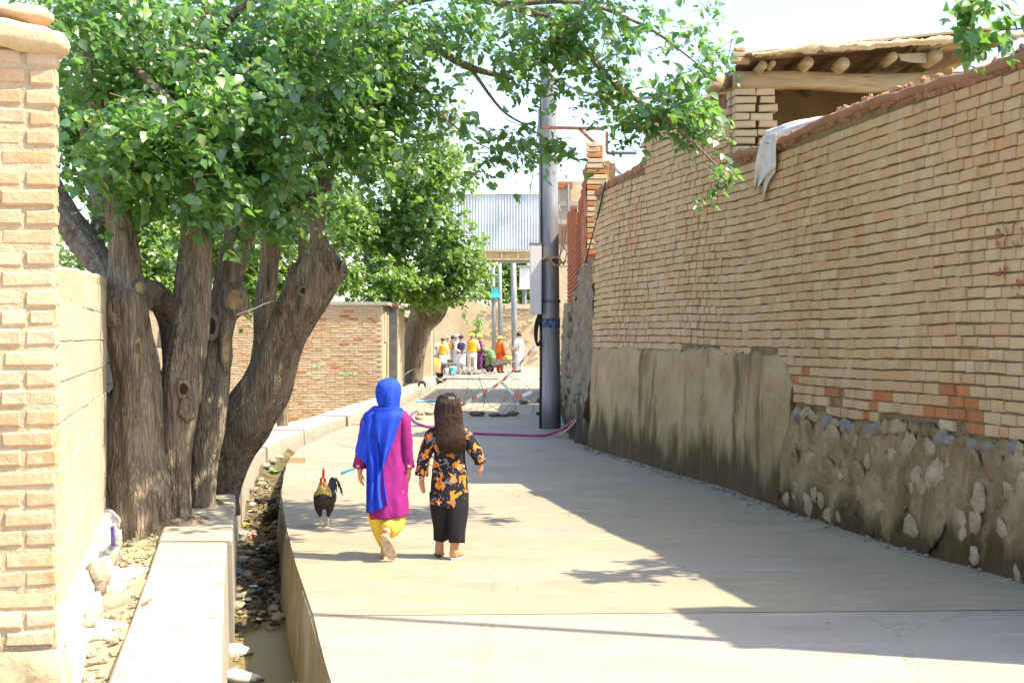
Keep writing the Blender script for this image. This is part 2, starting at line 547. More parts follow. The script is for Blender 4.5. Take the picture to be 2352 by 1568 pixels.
def road_x(y):
    return interp(road_edge, y)


def par_x(y):
    x = interp(par_r, y)
    return min(x, road_x(y) - 0.03)


def par_lx(y):
    return par_x(y) - lerp(0.47, 0.62, min(1, max(0, (y - 9) / 12)))


BED = -0.60
ys = [-4 + 0.5 * i for i in range(0, 88)] + [40 + 2 * i for i in range(0, 28)]


def joint(x):
    return 8.20 + 0.045 * x


def strip(fl, fr, z, ys, nx=1):
    V, Fc = [], []
    for y in ys:
        for k in range(nx + 1):
            x = lerp(fl(y), fr(y), k / nx)
            V.append((x, y, z(x, y) if callable(z) else z))
    w = nx + 1
    for j in range(len(ys) - 1):
        for k in range(nx):
            Fc.append((j * w + k, j * w + k + 1, (j + 1) * w + k + 1, (j + 1) * w + k))
    return V, Fc


# the road beyond and before its expansion joint
V = [(-1.15, joint(-1.15), 0), (60, joint(-1.15), 0)]
yy = [y for y in ys if y > 8.6]
V0, F0 = strip(road_x, lambda y: 60.0, 0.0, [8.6] + yy)
V0 += [(road_x(8.165), 8.165, 0), (4.5, joint(4.5), 0), (60, 8.4, 0)]
n0 = len(V0)
F0 += [(n0 - 3, n0 - 2, 1, 0), (n0 - 2, n0 - 1, 1)]
struct('road', V0, F0, MAT['road'], 'pale concrete lane between the brick walls')
V1, F1 = strip(road_x, lambda y: 60.0, 0.0, [-4, -2, 0, 2, 4, 5, 6, 6.5, 7, 7.5, 8.0])
n1 = len(V1)
V1 += [(road_x(8.15), 8.15, 0), (4.5, joint(4.5) - 0.016, 0), (60, 8.38, 0)]
F1 += [(n1 - 2, n1 - 1, n1 + 2, n1 + 1), ] if False else [(n1 - 2, n1 + 1, n1)] if False else [(n1 - 2, n1 - 1, n1 + 1, n1), (n1 - 1, n1 + 2, n1 + 1)]
struct('road_slab', V1, F1, MAT['slab'], 'paler new concrete slab of the lane in front of the joint')
m = MB().box((-1.08, 8.0, -0.05), (60, 8.6, -0.025))
tag(m.build('joint_fill', MAT['mortar']), 'dark joint across the lane', None, None, 'structure')

# ditch: road-side wall, bed, water
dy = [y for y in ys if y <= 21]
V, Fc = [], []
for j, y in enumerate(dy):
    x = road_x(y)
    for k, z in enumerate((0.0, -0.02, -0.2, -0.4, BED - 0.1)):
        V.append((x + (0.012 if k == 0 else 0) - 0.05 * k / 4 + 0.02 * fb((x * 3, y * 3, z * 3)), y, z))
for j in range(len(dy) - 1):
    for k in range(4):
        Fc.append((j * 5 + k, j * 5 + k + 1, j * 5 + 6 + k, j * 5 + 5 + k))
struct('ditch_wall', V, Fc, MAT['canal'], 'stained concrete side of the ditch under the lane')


def bed_z(x, y):
    base = BED + 0.05 * fb((x * 2.2, y * 2.2, 1)) + 0.03 * fb((x * 7, y * 7, 4))
    mid = (x - par_x(y)) / max(0.05, road_x(y) - par_x(y))
    base += 0.10 * max(0, 0.45 - mid) * (1 + fb((y * 1.3, 3, 1)))
    if y < 11.0:
        base -= 0.09 * min(1, (11.0 - y) / 0.8) * (0.35 + mid)
    if y > 12.5:
        base += min(0.5, (y - 12.5) * 0.085)
    return base


by = [2 + 0.12 * i for i in range(0, 158)]
V, Fc = strip(lambda y: par_x(y) - 0.1, lambda y: road_x(y) + 0.05, bed_z, by, 12)
struct('ditch_bed', V, Fc, MAT['mud'], 'muddy rubble bed of the drainage ditch', True)
V, Fc = strip(lambda y: par_x(y) - 0.05, lambda y: road_x(y) + 0.02, BED - 0.005, [2 + 0.5 * i for i in range(0, 19)] + [11.3])
struct('ditch_water', V, Fc, MAT['water'], 'shallow olive water standing in the ditch')

# the concrete kerb of the ditch: one piece per cast length
kerb = thing('concrete_kerb', 'pale concrete kerb running along the left of the ditch under the trees', 'kerb', (-2.0, 9, 0))
cuts = [-4.0, 10.05, 13.0, 14.75, 16.4, 18.6, 20.0, 22.0, 24.6, 95.0]
for i, (a, b) in enumerate(zip(cuts, cuts[1:])):
    b2 = b - 0.012
    n = max(3, int((b2 - a) / 0.6)) if b < 50 else 24
    yk = [lerp(a, b2, k / n) for k in range(n + 1)]
    top = PZ + (0.0, 0.012, -0.006, 0.01, -0.004, 0.012, 0.0, 0.015, 0.0)[i]
    sh = (0.0, 0.03, 0.0, 0.012, -0.01, 0.01, 0.0, 0.01, 0.0)[i]
    V, Fc = [], []
    for y in yk:
        xl, xr = par_lx(y), par_x(y) + sh
        xr = min(xr, road_x(y) - 0.02)
        w = 0.006 * fb((y * 4, 2, i))
        for (x, z) in ((xl, -0.05), (xl + .01 * fb((y * 3, 1, 1)), top - 0.012), (xl + 0.012, top), (xr - 0.014 + w, top), (xr + w, top - 0.014), (xr + 0.02 + w, BED - 0.12)):
            V.append((x, y, z))
    for j in range(n):
        for k in range(5):
            Fc.append((j * 6 + k, (j + 1) * 6 + k, (j + 1) * 6 + k + 1, j * 6 + k + 1))
    Fc += [tuple(range(6)), tuple(reversed([n * 6 + k for k in range(6)]))]
    obj('kerb_stone', V, Fc, MAT['kerb'], kerb)

# earth left of the kerb, ground beyond everything
def left_z(x, y):
    d = par_lx(y) - x
    z = 0.10 + 0.035 * fb((x * 1.8, y * 1.8, 0)) + 0.02 * fb((x * 6, y * 6, 2))
    if y < 12:
        z -= 0.06 * min(1, max(0, d) / 0.3)
    if y > 22:
        z -= 0.75 * min(1, (y - 22) / 3) * min(1, max(0, d - .05) / 0.4) * (1 if y < 42 else max(0, (46 - y) / 4))
    return z


ly = [0 + 0.2 * i for i in range(0, 90)] + [18 + 1.0 * i for i in range(0, 80)]
V, Fc = [], []
xo = [0, .06, .12, .2, .3, .4, .5, .65, .8, 1.0, 1.3, 1.7, 2.3, 3, 4.5, 7, 12, 25, 60]
for y in ly:
    for d in xo:
        x = par_lx(y) + 0.04 - d
        V.append((x, y, left_z(x, y)))
w = len(xo)
for j in range(len(ly) - 1):
    for k in range(w - 1):
        Fc.append((j * w + k, (j + 1) * w + k, (j + 1) * w + k + 1, j * w + k + 1))
struct('earth_bank', V, Fc, MAT['dirt'], 'sandy earth strip left of the kerb', True)
struct('ground', [(-1500, -300, -1.2), (1500, -300, -1.2), (1500, 2500, -1.2), (-1500, 2500, -1.2)], [(0, 1, 2, 3)], MAT['yard'], 'earth beyond the lane')


# ------------------------------------------------------------------ bricks
def brick_mesh(name, mat, L, D, T, seed, cham=0.006, jit=0.004):
    r = random.Random(seed)
    J = lambda s=jit: r.uniform(-s, s)
    V = [(-L / 2, 0, -T / 2), (L / 2, 0, -T / 2), (L / 2, 0, T / 2), (-L / 2, 0, T / 2)]
    o = [(-L / 2 + J(), D - cham + J(.003), -T / 2 + J()), (L / 2 + J(), D - cham + J(.003), -T / 2 + J()),
         (L / 2 + J(), D - cham + J(.003), T / 2 + J()), (-L / 2 + J(), D - cham + J(.003), T / 2 + J())]
    q = [(x * (1 - 2 * cham / L), D + J(.003), z * (1 - 2.4 * cham / T)) for (x, y, z) in o]
    V += o + q
    Fc = [(8, 9, 10, 11)]
    for b in (0, 4):
        for k in range(4):
            k2 = (k + 1) % 4
            Fc.append((b + k, b + k2, b + 4 + k2, b + 4 + k))
    return V, Fc


class BrickFace:
    """bricks of one wall face. local: x along the wall, y outwards, z up"""

    def __init__(self, wall, mat, n_parts=300, name='brick', rest='brickwork', dims=(0.225, 0.05, 0.068), cham=0.006, jit=0.004):
        self.wall, self.mat, self.n_parts, self.name, self.rest, self.dims = wall, mat, n_parts, name, rest, dims
        self.raw = [brick_mesh(name, mat, *dims, 100 + i, cham, jit) for i in range(6)]
        self.items = []

    def add(self, loc, u, out, sx=1.0, sz=1.0, tilt=0.0, mat=None, sy=1.0):
        u, out = Vector(u).normalized(), Vector(out).normalized()
        up = u.cross(out)
        if up.z < 0:
            u = -u
            up = u.cross(out)
        R = Matrix((u, out, up)).transposed().to_4x4()
        M = Matrix.Translation(loc) @ R @ Matrix.Rotation(tilt, 4, 'Y') @ Matrix.Diagonal((sx, sy, sz, 1))
        self.items.append((M, mat or self.mat, out))

    def size_in_view(self, it):
        M, _, out = it
        p = M.translation
        if p.y < 1:
            return 0
        px, py = CX + p.x / p.y * F, HY - (p.z - H) / p.y * F
        if not (-25 < px < 2377 and -20 < py < 1590):
            return 0
        v = (Vector((0, 0, H)) - p)
        d = v.length
        return max(0.0, out.dot(v) / d) * M.to_scale().x / (d * d)

    def finish(self):
        off = root_loc(self.wall)
        it = sorted(self.items, key=self.size_in_view, reverse=True)
        meshes = {}
        rest = {}
        for i, q in enumerate(it):
            M, mat, _ = q
            if i < self.n_parts and self.size_in_view(q) > 0:
                key = (i % 6, mat.name)
                if key not in meshes:
                    me = bpy.data.meshes.new(self.name)
                    me.from_pydata(self.raw[i % 6][0], [], self.raw[i % 6][1])
                    me.materials.append(mat)
                    meshes[key] = me
                o = bpy.data.objects.new(self.name, meshes[key])
                C.objects.link(o)
                o.parent = self.wall
                o.matrix_local = Matrix.Translation(-off) @ M
            else:
                b = rest.setdefault(mat.name, (MB(), mat))[0]
                V, Fc = self.raw[i % 6]
                b.add([M @ Vector(v) for v in V], Fc)
        for b, mat in rest.values():
            tag(b.build(self.rest, mat, self.wall), kind='stuff')


# ------------------------------------------------------------------ right-hand wall
WU = Vector((-0.196, 1, 0)).normalized()          # along the wall, away from the camera
WN = Vector((-1, -0.196, 0)).normalized()         # out of the wall, to the lane


def wx(y):
    return 3.384 - 0.196 * (y - 9.4) + 0.025 * math.sin(y * 0.9) + 0.02 * math.sin(y * 2.1 + 1)


def wall_pt(y, z, out=0.0):
    return Vector((wx(y), y, z)) + WN * (out - 0.012 * z)


def on_wall(px, py, out=0.0):
    lo, hi = 5.0, 22.0
    for _ in range(40):
        y = (lo + hi) / 2
        p = wall_pt(y, 2.0, out)
        if p.x / p.y * F + CX > px:
            lo = y
        else:
            hi = y
    return wall_pt(y, H - (py - HY) / F * y, out), y


Y0, Y1 = 6.48, 20.75
YC = 13.25                                       # plaster plinth from here on, rubble before


def wall_top(y):
    if y < 7.55: return 4.45
    if y < 15.3: return 3.53 + 0.03 * math.sin(y * 1.7)
    if y < 18.3: return 4.19 + (y - 14.8) * 0.07
    return 3.84 - (y - 18.3) * 0.045


def brick_bottom(y):
    if y < YC + 0.4: return 0.93 + 0.03 * math.sin(y * 3) - 0.0 * y
    return 1.45 + 0.015 * math.sin(y * 2)


rw = thing('brick_wall', 'tall tan brick wall in shade along the right side of the lane with a stained plinth', 'wall', (wx(9.4), 9.4, 0))
# core of mud mortar, with its back
V, Fc = [], []
cy = [Y0 + i * (Y1 - Y0) / 70 for i in range(71)]
cols = []
for y in cy:
    t = wall_top(y) - 0.03
    cols.append([wall_pt(y, 0, -0.024), wall_pt(y, 1.2, -0.024), wall_pt(y, t, -0.024), wall_pt(y, t, -0.34), wall_pt(y, 0, -0.34)])
for c in cols: V += c
for j in range(70):
    for k in range(4):
        Fc.append((j * 5 + k, j * 5 + k + 1, (j + 1) * 5 + k + 1, (j + 1) * 5 + k))
Fc += [(0, 1, 2, 3, 4), tuple(70 * 5 + k for k in (4, 3, 2, 1, 0))]
obj('mortar_core', V, Fc, MAT['mortar'], rw)

bf = BrickFace(rw, MAT['tan_brick'], 300, dims=(0.225, 0.045, 0.0758), cham=0.0045, jit=0.0045)
CH = 0.0855


def course_z(k, y):
    s = 0.018 * math.sin(y * 0.75 + 0.4) + 0.006 * math.sin(y * 1.9 + k * 0.13) + 0.005 * noise.noise((y * 2.3, k * 3.7, 0)) + 0.004 * noise.noise((y * 7, k * 3.7, 5))
    return 0.90 + k * CH + s * min(1, (k + 3) / 12) + 0.02 * (y - 9.4) / 10


k = 0
ncourse = 48
for k in range(ncourse):
    y = Y0 + (0.11 if k % 2 else 0.0) + random.uniform(0, 0.02)
    while y < Y1 - 0.1:
        L = random.choice((0.185, 0.195, 0.175, 0.205, 0.19, 0.105, 0.22, 0.15))
        ym = y + L / 2
        z = course_z(k, ym) + CH / 2
        if z + CH / 2 < wall_top(ym) - 0.10 and z - CH / 2 > brick_bottom(ym) - 0.03:
            out = random.uniform(-0.009, 0.005)
            p = wall_pt(ym, z + random.uniform(-.002, .002), -0.043 + out)
            q = course_z(k, ym + .1) - course_z(k, ym - .1)
            mt = None
            # the broken patch above the rubble: bricks worn back to their red inside
            e = 0.6 * noise.noise((ym * 1.7, z * 5.0, 3.0)) + 0.7 * noise.noise((ym * 6.0, z * 16.0, 1.0))
            low = z - brick_bottom(ym)
            skip = False
            if ym < YC and low < 0.33:
                if e > 0.05 + low * 0.6:
                    mt = MAT['orange_brick']
                    p = p - WN * random.uniform(0.004, 0.022)
            if not skip:
                bf.add(p, WU, WN, L / 0.2243, random.choice((0.93, .97, 1.0, 1.02, 1.08)), -math.atan2(q, 0.2) + random.uniform(-.01, .01), mt)
        y += L + 0.0015
bf.finish()

# coping of bricks laid across the top
cp = BrickFace(rw, MAT['coping'], 110, 'coping_brick', 'coping_rest', dims=(0.085, 0.36, 0.11), cham=0.02, jit=0.008)
y = Y0
while y < Y1:
    if not (7.5 < y < 7.62) and not (15.1 < y < 15.45):
        jag = random.uniform(-0.022, 0.018)
        p = wall_pt(y, wall_top(y) - 0.045 + jag, -0.35 + random.uniform(-.012, .012))
        cp.add(p, WU, WN, 1.0, random.uniform(.75, 1.1), random.uniform(-.08, .08))
    y += 0.091
cp.finish()
mb = MB()
yq = [Y0 + i * 0.1 for i in range(int((15.2 - Y0) / 0.1))]
mb.tube([wall_pt(y, wall_top(y) - 0.035 + 0.012 * fb((y * 3, 0, 0)), 0.005) for y in yq if y > 7.7], 0.040, 0.034, 10, (0, 0, 1),
        fold=lambda t, a, p: 1 + 0.6 * fb((p.y * 9, math.cos(a), math.sin(a))))
mb.build('coping_mud', MAT['coping'], rw, smooth=True)
# loose rubble lying on the coping
mb = MB()
for i in range(46):
    y = random.uniform(9.2, 14.3)
    p = wall_pt(y, wall_top(y) + 0.025, -0.1 + random.uniform(-.08, .08))
    mb.ell(p, [random.uniform(.02, .05) for _ in range(3)], 7, 5, 0.5, i)
tag(mb.build('coping_rubble', MAT['coping'], rw), kind='stuff')

# plinth: rubble and mud before YC, plaster beyond
def plinth(name, ya, yb, mat, bulge, amp, zt):
    ny, nz = int((yb - ya) / 0.05), 22
    V, Fc = [], []
    for j in range(ny + 1):
        y = lerp(ya, yb, j / ny)
        top = zt(y)
        for k in range(nz + 1):
            z = top * k / nz
            o = bulge * (1 - (k / nz) ** 1.5) + lerp(0.02, 0.009, (k / nz) ** 3)
            o += amp * (fb((y * 3.1, z * 3.1, 5), 1, 4) + 0.5 * fb((y * 9, z * 9, 2), 1, 3))
            if k == nz: o -= 0.012
            V.append(wall_pt(y, z - 0.002, o))
        V.append(wall_pt(y, top, -0.04))
    w = nz + 2
    for j in range(ny):
        for k in range(nz + 1):
            Fc.append((j * w + k, j * w + k + 1, (j + 1) * w + k + 1, (j + 1) * w + k))
    Fc += [tuple(range(w)), tuple(reversed([ny * w + k for k in range(w)]))]
    obj(name, V, Fc, mat, rw, smooth=True)


plinth('rubble_plinth', Y0, YC + 0.02, MAT['rubble_wall'], 0.11, 0.035, lambda y: brick_bottom(y) - 0.02 + 0.05 * fb((y * 2.5, 0, 0)))
plinth('plaster_plinth', YC, Y1 + 0.02, MAT['plinth'], 0.04, 0.020, lambda y: brick_bottom(y + .5) - (0.3 * max(0, (YC + .35 - y) / .35)) + 0.05 * fb((y * 2.2, 0, 0)) + 0.03 * fb((y * 9, 0, 0)))

# the stones of the rubble plinth
stone_src = []
for i in range(8):
    b = MB().ell((0, 0, 0), (1, 1, 1), 10, 7, 0.55, i + 3)
    stone_src.append((b.V, b.F))
stone_cache = {}


def stone(name, mat, loc, size, rz, parent=None, k=None, rot=None):
    k = random.randrange(8) if k is None else k
    key = (k, mat.name)
    if key not in stone_cache:
        me = bpy.data.meshes.new('stone')
        me.from_pydata(stone_src[k][0], [], stone_src[k][1])
        me.polygons.foreach_set('use_smooth', [True] * len(me.polygons))
        me.materials.append(mat)
        stone_cache[key] = me
    o = bpy.data.objects.new(name, stone_cache[key])
    C.objects.link(o)
    o.parent = parent
    o.location = Vector(loc) - root_loc(parent)
    o.rotation_euler = rot or (random.uniform(-.3, .3), random.uniform(-.3, .3), rz)
    o.scale = size
    return o


ang = math.atan2(WU.y, WU.x)
y = 8.4
while y < YC - 0.05:                                  # the row along the top
    s = random.uniform(0.06, 0.12)
    stone('stone', random.choice((MAT['grey_stone'], MAT['plinth_stone'], MAT['rubble_wall'])), wall_pt(y, brick_bottom(y) - 0.06 + random.uniform(-.03, .01), 0.005 + 0.01),
          (s, 0.04, random.uniform(.045, .075)), ang, rw, rot=(random.uniform(-.3, .3), random.uniform(-.3, .3), ang))
    y += s * 1.75
placed = []
for i in range(900):
    y, z, s = random.uniform(8.4, YC - 0.1), random.uniform(0.06, 0.76), random.uniform(0.05, 0.14)
    if all((y - a) ** 2 + (z - b) ** 2 > (s + c) ** 2 * 0.95 for a, b, c in placed):
        placed.append((y, z, s))
        if len(placed) > 120: break
for y, z, s in placed:
    o = 0.11 * (1 - (z / 0.9) ** 1.5) + 0.012 * random.uniform(-1.2, 1)
    stone('stone', random.choice((MAT['plinth_stone'], MAT['plinth_stone'], MAT['rubble_wall'])), wall_pt(y, z, o + .004),
          (s, 0.032, s * random.uniform(.8, 1.4)), ang, rw, rot=(random.uniform(-.3, .3), random.uniform(-.3, .3), ang))

# red painted letters
def painted(strokes, conv, w, mat, parent, name, out=0.006):
    mb = MB()
    for st in strokes:
        pts = [conv(*q) for q in st]
        for (a, na), (b, nb) in zip(pts, pts[1:]):
            if (b - a).length < 1e-5: continue
            mb.obox((a + b) / 2, (b - a) / 2, (b - a).normalized().cross(na) * w / 2, na * 0.0012)
    return mb.build(name, mat, parent)


def cvr(x, y):
    p, _ = on_wall((3700 + x / 3.136) * 0.57422, (800 + y / 3.136) * 0.57422, 0.016)
    return p, WN


MAT['red_paint'] = plain('red_paint', (0.36, 0.085, 0.06), 0.8, 0.25, 30)
painted([[(880, 470), (885, 400), (903, 358), (925, 400), (942, 462)], [(1002, 340), (1018, 390), (1032, 440)], [(1130, 290), (1100, 330), (1092, 390), (1094, 440)],
         [(1190, 380), (1200, 340), (1225, 420), (1240, 445)], [(985, 620), (992, 540), (1003, 488), (1032, 478)], [(885, 480), (893, 560), (893, 612)],
         [(905, 520), (932, 600)], [(1090, 520), (1108, 582), (1140, 575), (1168, 555)], [(1000, 735), (1012, 745)], [(885, 955), (905, 915), (925, 950), (940, 935)],
         [(936, 850), (945, 955)], [(990, 825), (992, 900), (985, 975)], [(990, 880), (1020, 865), (1045, 858)], [(1085, 1050), (1092, 1098), (1104, 1105)],
         [(1146, 1040), (1160, 985), (1172, 1040), (1182, 1112)], [(1205, 1000), (1215, 1090)], [(1164, 1178), (1166, 1210), (1240, 1198)]],
        cvr, 0.011, MAT['red_paint'], rw, 'painted_writing')

# gravel and fallen mortar along its foot
mb = MB()
for i in range(520):
    y = random.uniform(8.3, 20.5)
    p = wall_pt(y, 0.0, 0.10 + abs(random.gauss(0.0, 0.09)))
    s = 0.004 + 0.02 * random.random() ** 3
    mb.ell((p.x, p.y, s * 0.4), (s, s * random.uniform(.7, 1.3), s * .7), 6, 4, 0.5, i)
tag(mb.build('gravel', MAT['grey_stone']), 'grey grit and chips along the foot of the right wall', 'gravel', None, 'stuff')

# tall thin mast standing at the near end of the wall, outside the picture
mast = tag(MB().tube([(4.1, 6.62, 0), (4.13, 6.62, 5), (4.16, 6.62, 9.2)], [.06, .052, .045], n=12).build('mast', MAT['steel'], smooth=True),
           'thin steel mast at the near end of the right wall', 'mast')

# ------------------------------------------------------------------ left brick pillar
PX1, PYF = -1.689, 5.2
pil = thing('brick_pillar', 'sunlit brick gate pillar with a rough mud cap at the left edge', 'pillar', (PX1 - 0.4, PYF + 0.2, 0))
PB = 0.0                                             # base level
MB().box((PX1 - 0.95, PYF + 0.003, -0.3), (PX1 - 0.004, PYF + 0.118, 2.68)).build('mortar_core', MAT['pale_mortar'], pil)
pf = BrickFace(pil, MAT['pillar_brick'], 300, dims=(0.235, 0.05, 0.063), cham=0.008, jit=0.006)
CHP = 0.0745
for k in range(int(2.9 / CHP)):
    z = 0.44 + (k + .5) * CHP
    if z > 2.66: break
    x = PX1 - (0.115 if k % 2 else 0.0)
    first = True
    if k % 2:
        pf.add((PX1 - 0.055, PYF + 0.045, z), (1, 0, 0), (0, -1, 0), 0.105 / .235, random.uniform(.94, 1.03), random.uniform(-.012, .012))
    while x > PX1 - 0.9:
        L = random.choice((.20, .185, .19, .21, .10))
        pf.add((x - L / 2 - .002, PYF + 0.045 + random.uniform(-.004, .006), z + random.uniform(-.003, .003)), (1, 0, 0), (0, -1, 0), (L - 0.016) / .235, random.uniform(.92, 1.02), random.uniform(-.014, .014))
        x -= L
    pf.add((PX1 - 0.047, PYF + 0.060, z), (0, 1, 0), (1, 0, 0), 0.108 / .235, random.uniform(.92, 1.02), random.uniform(-.02, .02))
pf.finish()
PIL_TURN = True
mb = MB()                                            # rubble base with orange mud
mb.grid(lambda u, v: (PX1 - 0.95 + u * 0.97, PYF - 0.02 - 0.03 * (1 - v) - 0.035 * abs(fb((u * 5, v * 3, 1))), -0.1 + 0.54 * v), 40, 22)
mb.grid(lambda u, v: (PX1 + 0.02 + 0.03 * (1 - v) + 0.03 * abs(fb((u * 2, v * 3, 7))), PYF - 0.02 + u * 0.2, -0.1 + 0.54 * v), 8, 22)
mb.build('mud_base', MAT['red_base'] if 'red_base' in MAT else MAT['cream_plaster'], pil, smooth=True)
mb = MB()                                            # mud cap: overhanging slab and a rounded top
mb.grid(lambda u, v: Vector((PX1 - 0.42, PYF + 0.08, 2.725)) + Vector((
    math.copysign(abs(math.cos(6.2832 * u)) ** 0.35, math.cos(6.2832 * u)) * (0.46 + 0.025 * fb((u * 20, v * 2, 1))) * (1 - 0.25 * (2 * v - 1) ** 4),
    math.copysign(abs(math.sin(6.2832 * u)) ** 0.35, math.sin(6.2832 * u)) * 0.15 * (1 - 0.25 * (2 * v - 1) ** 4),
    (v - .5) * 0.10 - 0.03 * math.cos(6.28 * u) + 0.012 * fb((u * 9, v * 3, 4)))), 48, 10)
mb.build('mud_cap', MAT['pier_brick'], pil, smooth=True)
mb = MB()
for i, (x, z, a, b, c) in enumerate(((-0.13, 2.80, .13, .11, .045), (-0.33, 2.83, .15, .12, .065), (-0.62, 2.84, .16, .12, .06))):
    mb.ell((PX1 + x, PYF + 0.08, z), (a, b, c), 16, 10, 0.25, i)
mb.build('cap_top', MAT['pillar_brick'], pil, smooth=True)

pil.rotation_euler = (0, 0, math.radians(14))
pil.location.x -= 0.045

# ------------------------------------------------------------------ left whitewashed block wall behind the pillar
def lwx(y):
    return -2.26 - 0.229 * (y - 7.19)


LU = Vector((-0.229, 1, 0)).normalized()
LN = Vector((1, 0.229, 0)).normalized()
lw = thing('block_wall', 'sun-bleached plastered block wall running back from the brick pillar', 'wall', (lwx(8), 8, 0))
V, Fc = [], []
ny = 40
for j in range(ny + 1):
    y = lerp(5.3, 10.97, j / ny)
    zt = 1.9 + 0.03 * (y - 5.3) + 0.015 * fb((y * 2, 0, 3))
    for (o, z) in ((0, -0.2), (0, zt - .02), (-0.02, zt), (-0.28, zt), (-0.28, -0.2)):
        V.append(Vector((lwx(y), y, z)) + LN * o)
for j in range(ny):
    for k in range(4):
        Fc.append((j * 5 + k, j * 5 + k + 1, (j + 1) * 5 + k + 1, (j + 1) * 5 + k))
Fc += [(4, 3, 2, 1, 0), tuple(ny * 5 + k for k in range(5))]
obj('wall_core', V, Fc, MAT['pale_mortar'], lw)
lf = BrickFace(lw, MAT['pale_plaster'], 300, 'block', 'block_rest', dims=(0.40, 0.03, 0.19), cham=0.004, jit=0.003)
for k in range(9):
    y = 5.5 + (0.2 if k % 2 else 0)
    z = 0.30 + k * 0.196
    while y < 10.5:
        yy_ = y + 0.2
        if z + 0.1 < 1.88 + 0.03 * (yy_ - 5.3):
            lf.add(Vector((lwx(yy_), yy_, z)) + LN * (-0.022 + random.uniform(-.003, .003)), LU, LN, 0.398 / .4, 1.0, random.uniform(-.004, .004))
        y += 0.402
lf.finish()
mb = MB()                                            # stone footing with a corner block
mb.grid(lambda u, v: Vector((lwx(lerp(5.36, 10.97, u)), lerp(5.36, 10.97, u), 0.36 * v - 0.05)) + LN * (0.05 + 0.10 * (1 - v) + 0.05 * fb((u * 18, v * 2.5, 1)) - (0.16 if v > .98 else 0)), 90, 14)
mb.build('stone_footing', MAT['white_stone'], lw, smooth=True)
for i in range(16):
    y = random.uniform(6.8, 10.7)
    stone('stone', random.choice((MAT['white_stone'], MAT['white_stone'], MAT['stone'])), Vector((lwx(y), y, random.uniform(.08, .25))) + LN * 0.10,
          (random.uniform(.07, .15), random.uniform(.05, .08), random.uniform(.06, .10)), 1.8, lw)

# second wall, of grey blocks, beyond it behind the trees
gw = thing('grey_block_wall', 'grey concrete block wall in shade behind the big tree trunks', 'wall', (-3.5, 13, 0))
V = []
ga, gb2 = Vector((-3.28, 11.05, 0)), Vector((-4.6, 17.5, 0))
gu = (gb2 - ga).normalized()
gn = Vector((gu.y, -gu.x, 0))
mb = MB()
mb.obox((ga + gb2) / 2 - gn * 0.125 + Vector((0, 0, 0.75)), (gb2 - ga) / 2, gn * 0.10, Vector((0, 0, 1.0)))
mb.build('wall_core', MAT['mortar'], gw)
gf = BrickFace(gw, MAT['grey_block'], 300, 'block', 'block_rest', dims=(0.40, 0.03, 0.19), cham=0.004)
for k in range(10):
    d = (0.2 if k % 2 else 0)
    while d < (gb2 - ga).length - .4:
        gf.add(ga + gu * (d + .2) + Vector((0, 0, -0.02 + 0.1 + k * 0.197)) - gn * 0.026, gu, gn, 0.392 / .4, .98)
        d += 0.402
gf.finish()

# stones between the footing and the kerb
rg = 'white boulders between the left wall and the kerb'
def sdo(px, py, z, s, mat, label, cat='stone', rz=0.3, name='boulder', group=None, k=None):
    p = G(px, py, z)
    return tag(stone(name, mat, (p.x, p.y, z + s[2] * 0.55), s, rz, None, k), label, cat, group)


sdo(262, 1338, .05, (.13, .10, .06), MAT['white_stone'], 'long pale stone beside the kerb, furthest of the white stones by the left wall', group=rg)
sdo(300, 1330, .05, (.10, .09, .05), MAT['white_stone'], 'rounded white stone touching the kerb behind the tan cobble', group=rg)
sdo(292, 1356, .05, (.085, .07, .05), MAT['stone'], 'tan cobble among the white stones beside the kerb', group=rg)
sdo(268, 1364, .05, (.085, .06, .045), MAT['white_stone'], 'smooth oval white stone in front of the tan cobble', group=rg)
sdo(244, 1408, .03, (.12, .10, .085), MAT['stone'], 'large angular stone leaning beside the twig on the kerb', group=rg)
sdo(232, 1462, .02, (.20, .22, .07), MAT['white_stone'], 'wide flat white slab stone against the kerb', group=rg, k=2)
sdo(210, 1505, .02, (.22, .18, .07), MAT['white_stone'], 'broad white boulder near the foot of the brick pillar', group=rg, k=5)
mb = MB()
for i in range(420):
    y = random.uniform(6.2, 11.6)
    x = random.uniform(lwx(y) + .1, par_lx(y) - .02)
    s = 0.006 + 0.022 * random.random() ** 2.5
    mb.ell((x, y, left_z(x, y) + s * .4), (s, s * random.uniform(.7, 1.3), s * .7), 6, 4, 0.5, i)
tag(mb.build('gravel', MAT['stone']), 'stone chips and grit on the earth beside the kerb', 'gravel', None, 'stuff')
mb = MB()
for i in range(300):
    y = random.uniform(9.6, 11.6)
    x = par_lx(y) - random.uniform(.02, .5)
    z = left_z(x, y)
    a = random.uniform(0, 6.28)
    h = random.uniform(.02, .06)
    d = Vector((math.cos(a), math.sin(a), 0))
    mb.add([(x, y, z), (x + d.y * .008, y - d.x * .008, z), Vector((x, y, z + h)) + d * h * .6], [(0, 1, 2)])
tag(mb.build('grass', MAT['leaf']), 'thin green weeds at the foot of the big tree', 'grass', None, 'stuff')

# twig lying across the kerb
tw = MB()
tw.tube([G(300, 1418, .08), G(318, 1412, .10) , G(328, 1392, .15) + Vector((0, 0, .012)), G(345, 1385, .15) + Vector((0, 0, .02)), G(350, 1384, .15) + Vector((0, 0, .02))], [.009, .011, .008, .006, .003], n=7, side=(0, 0, 1))
tag(tw.build('twig', MAT['dark_wood'], smooth=True), 'crooked dark twig lying over the left edge of the kerb', 'twig')

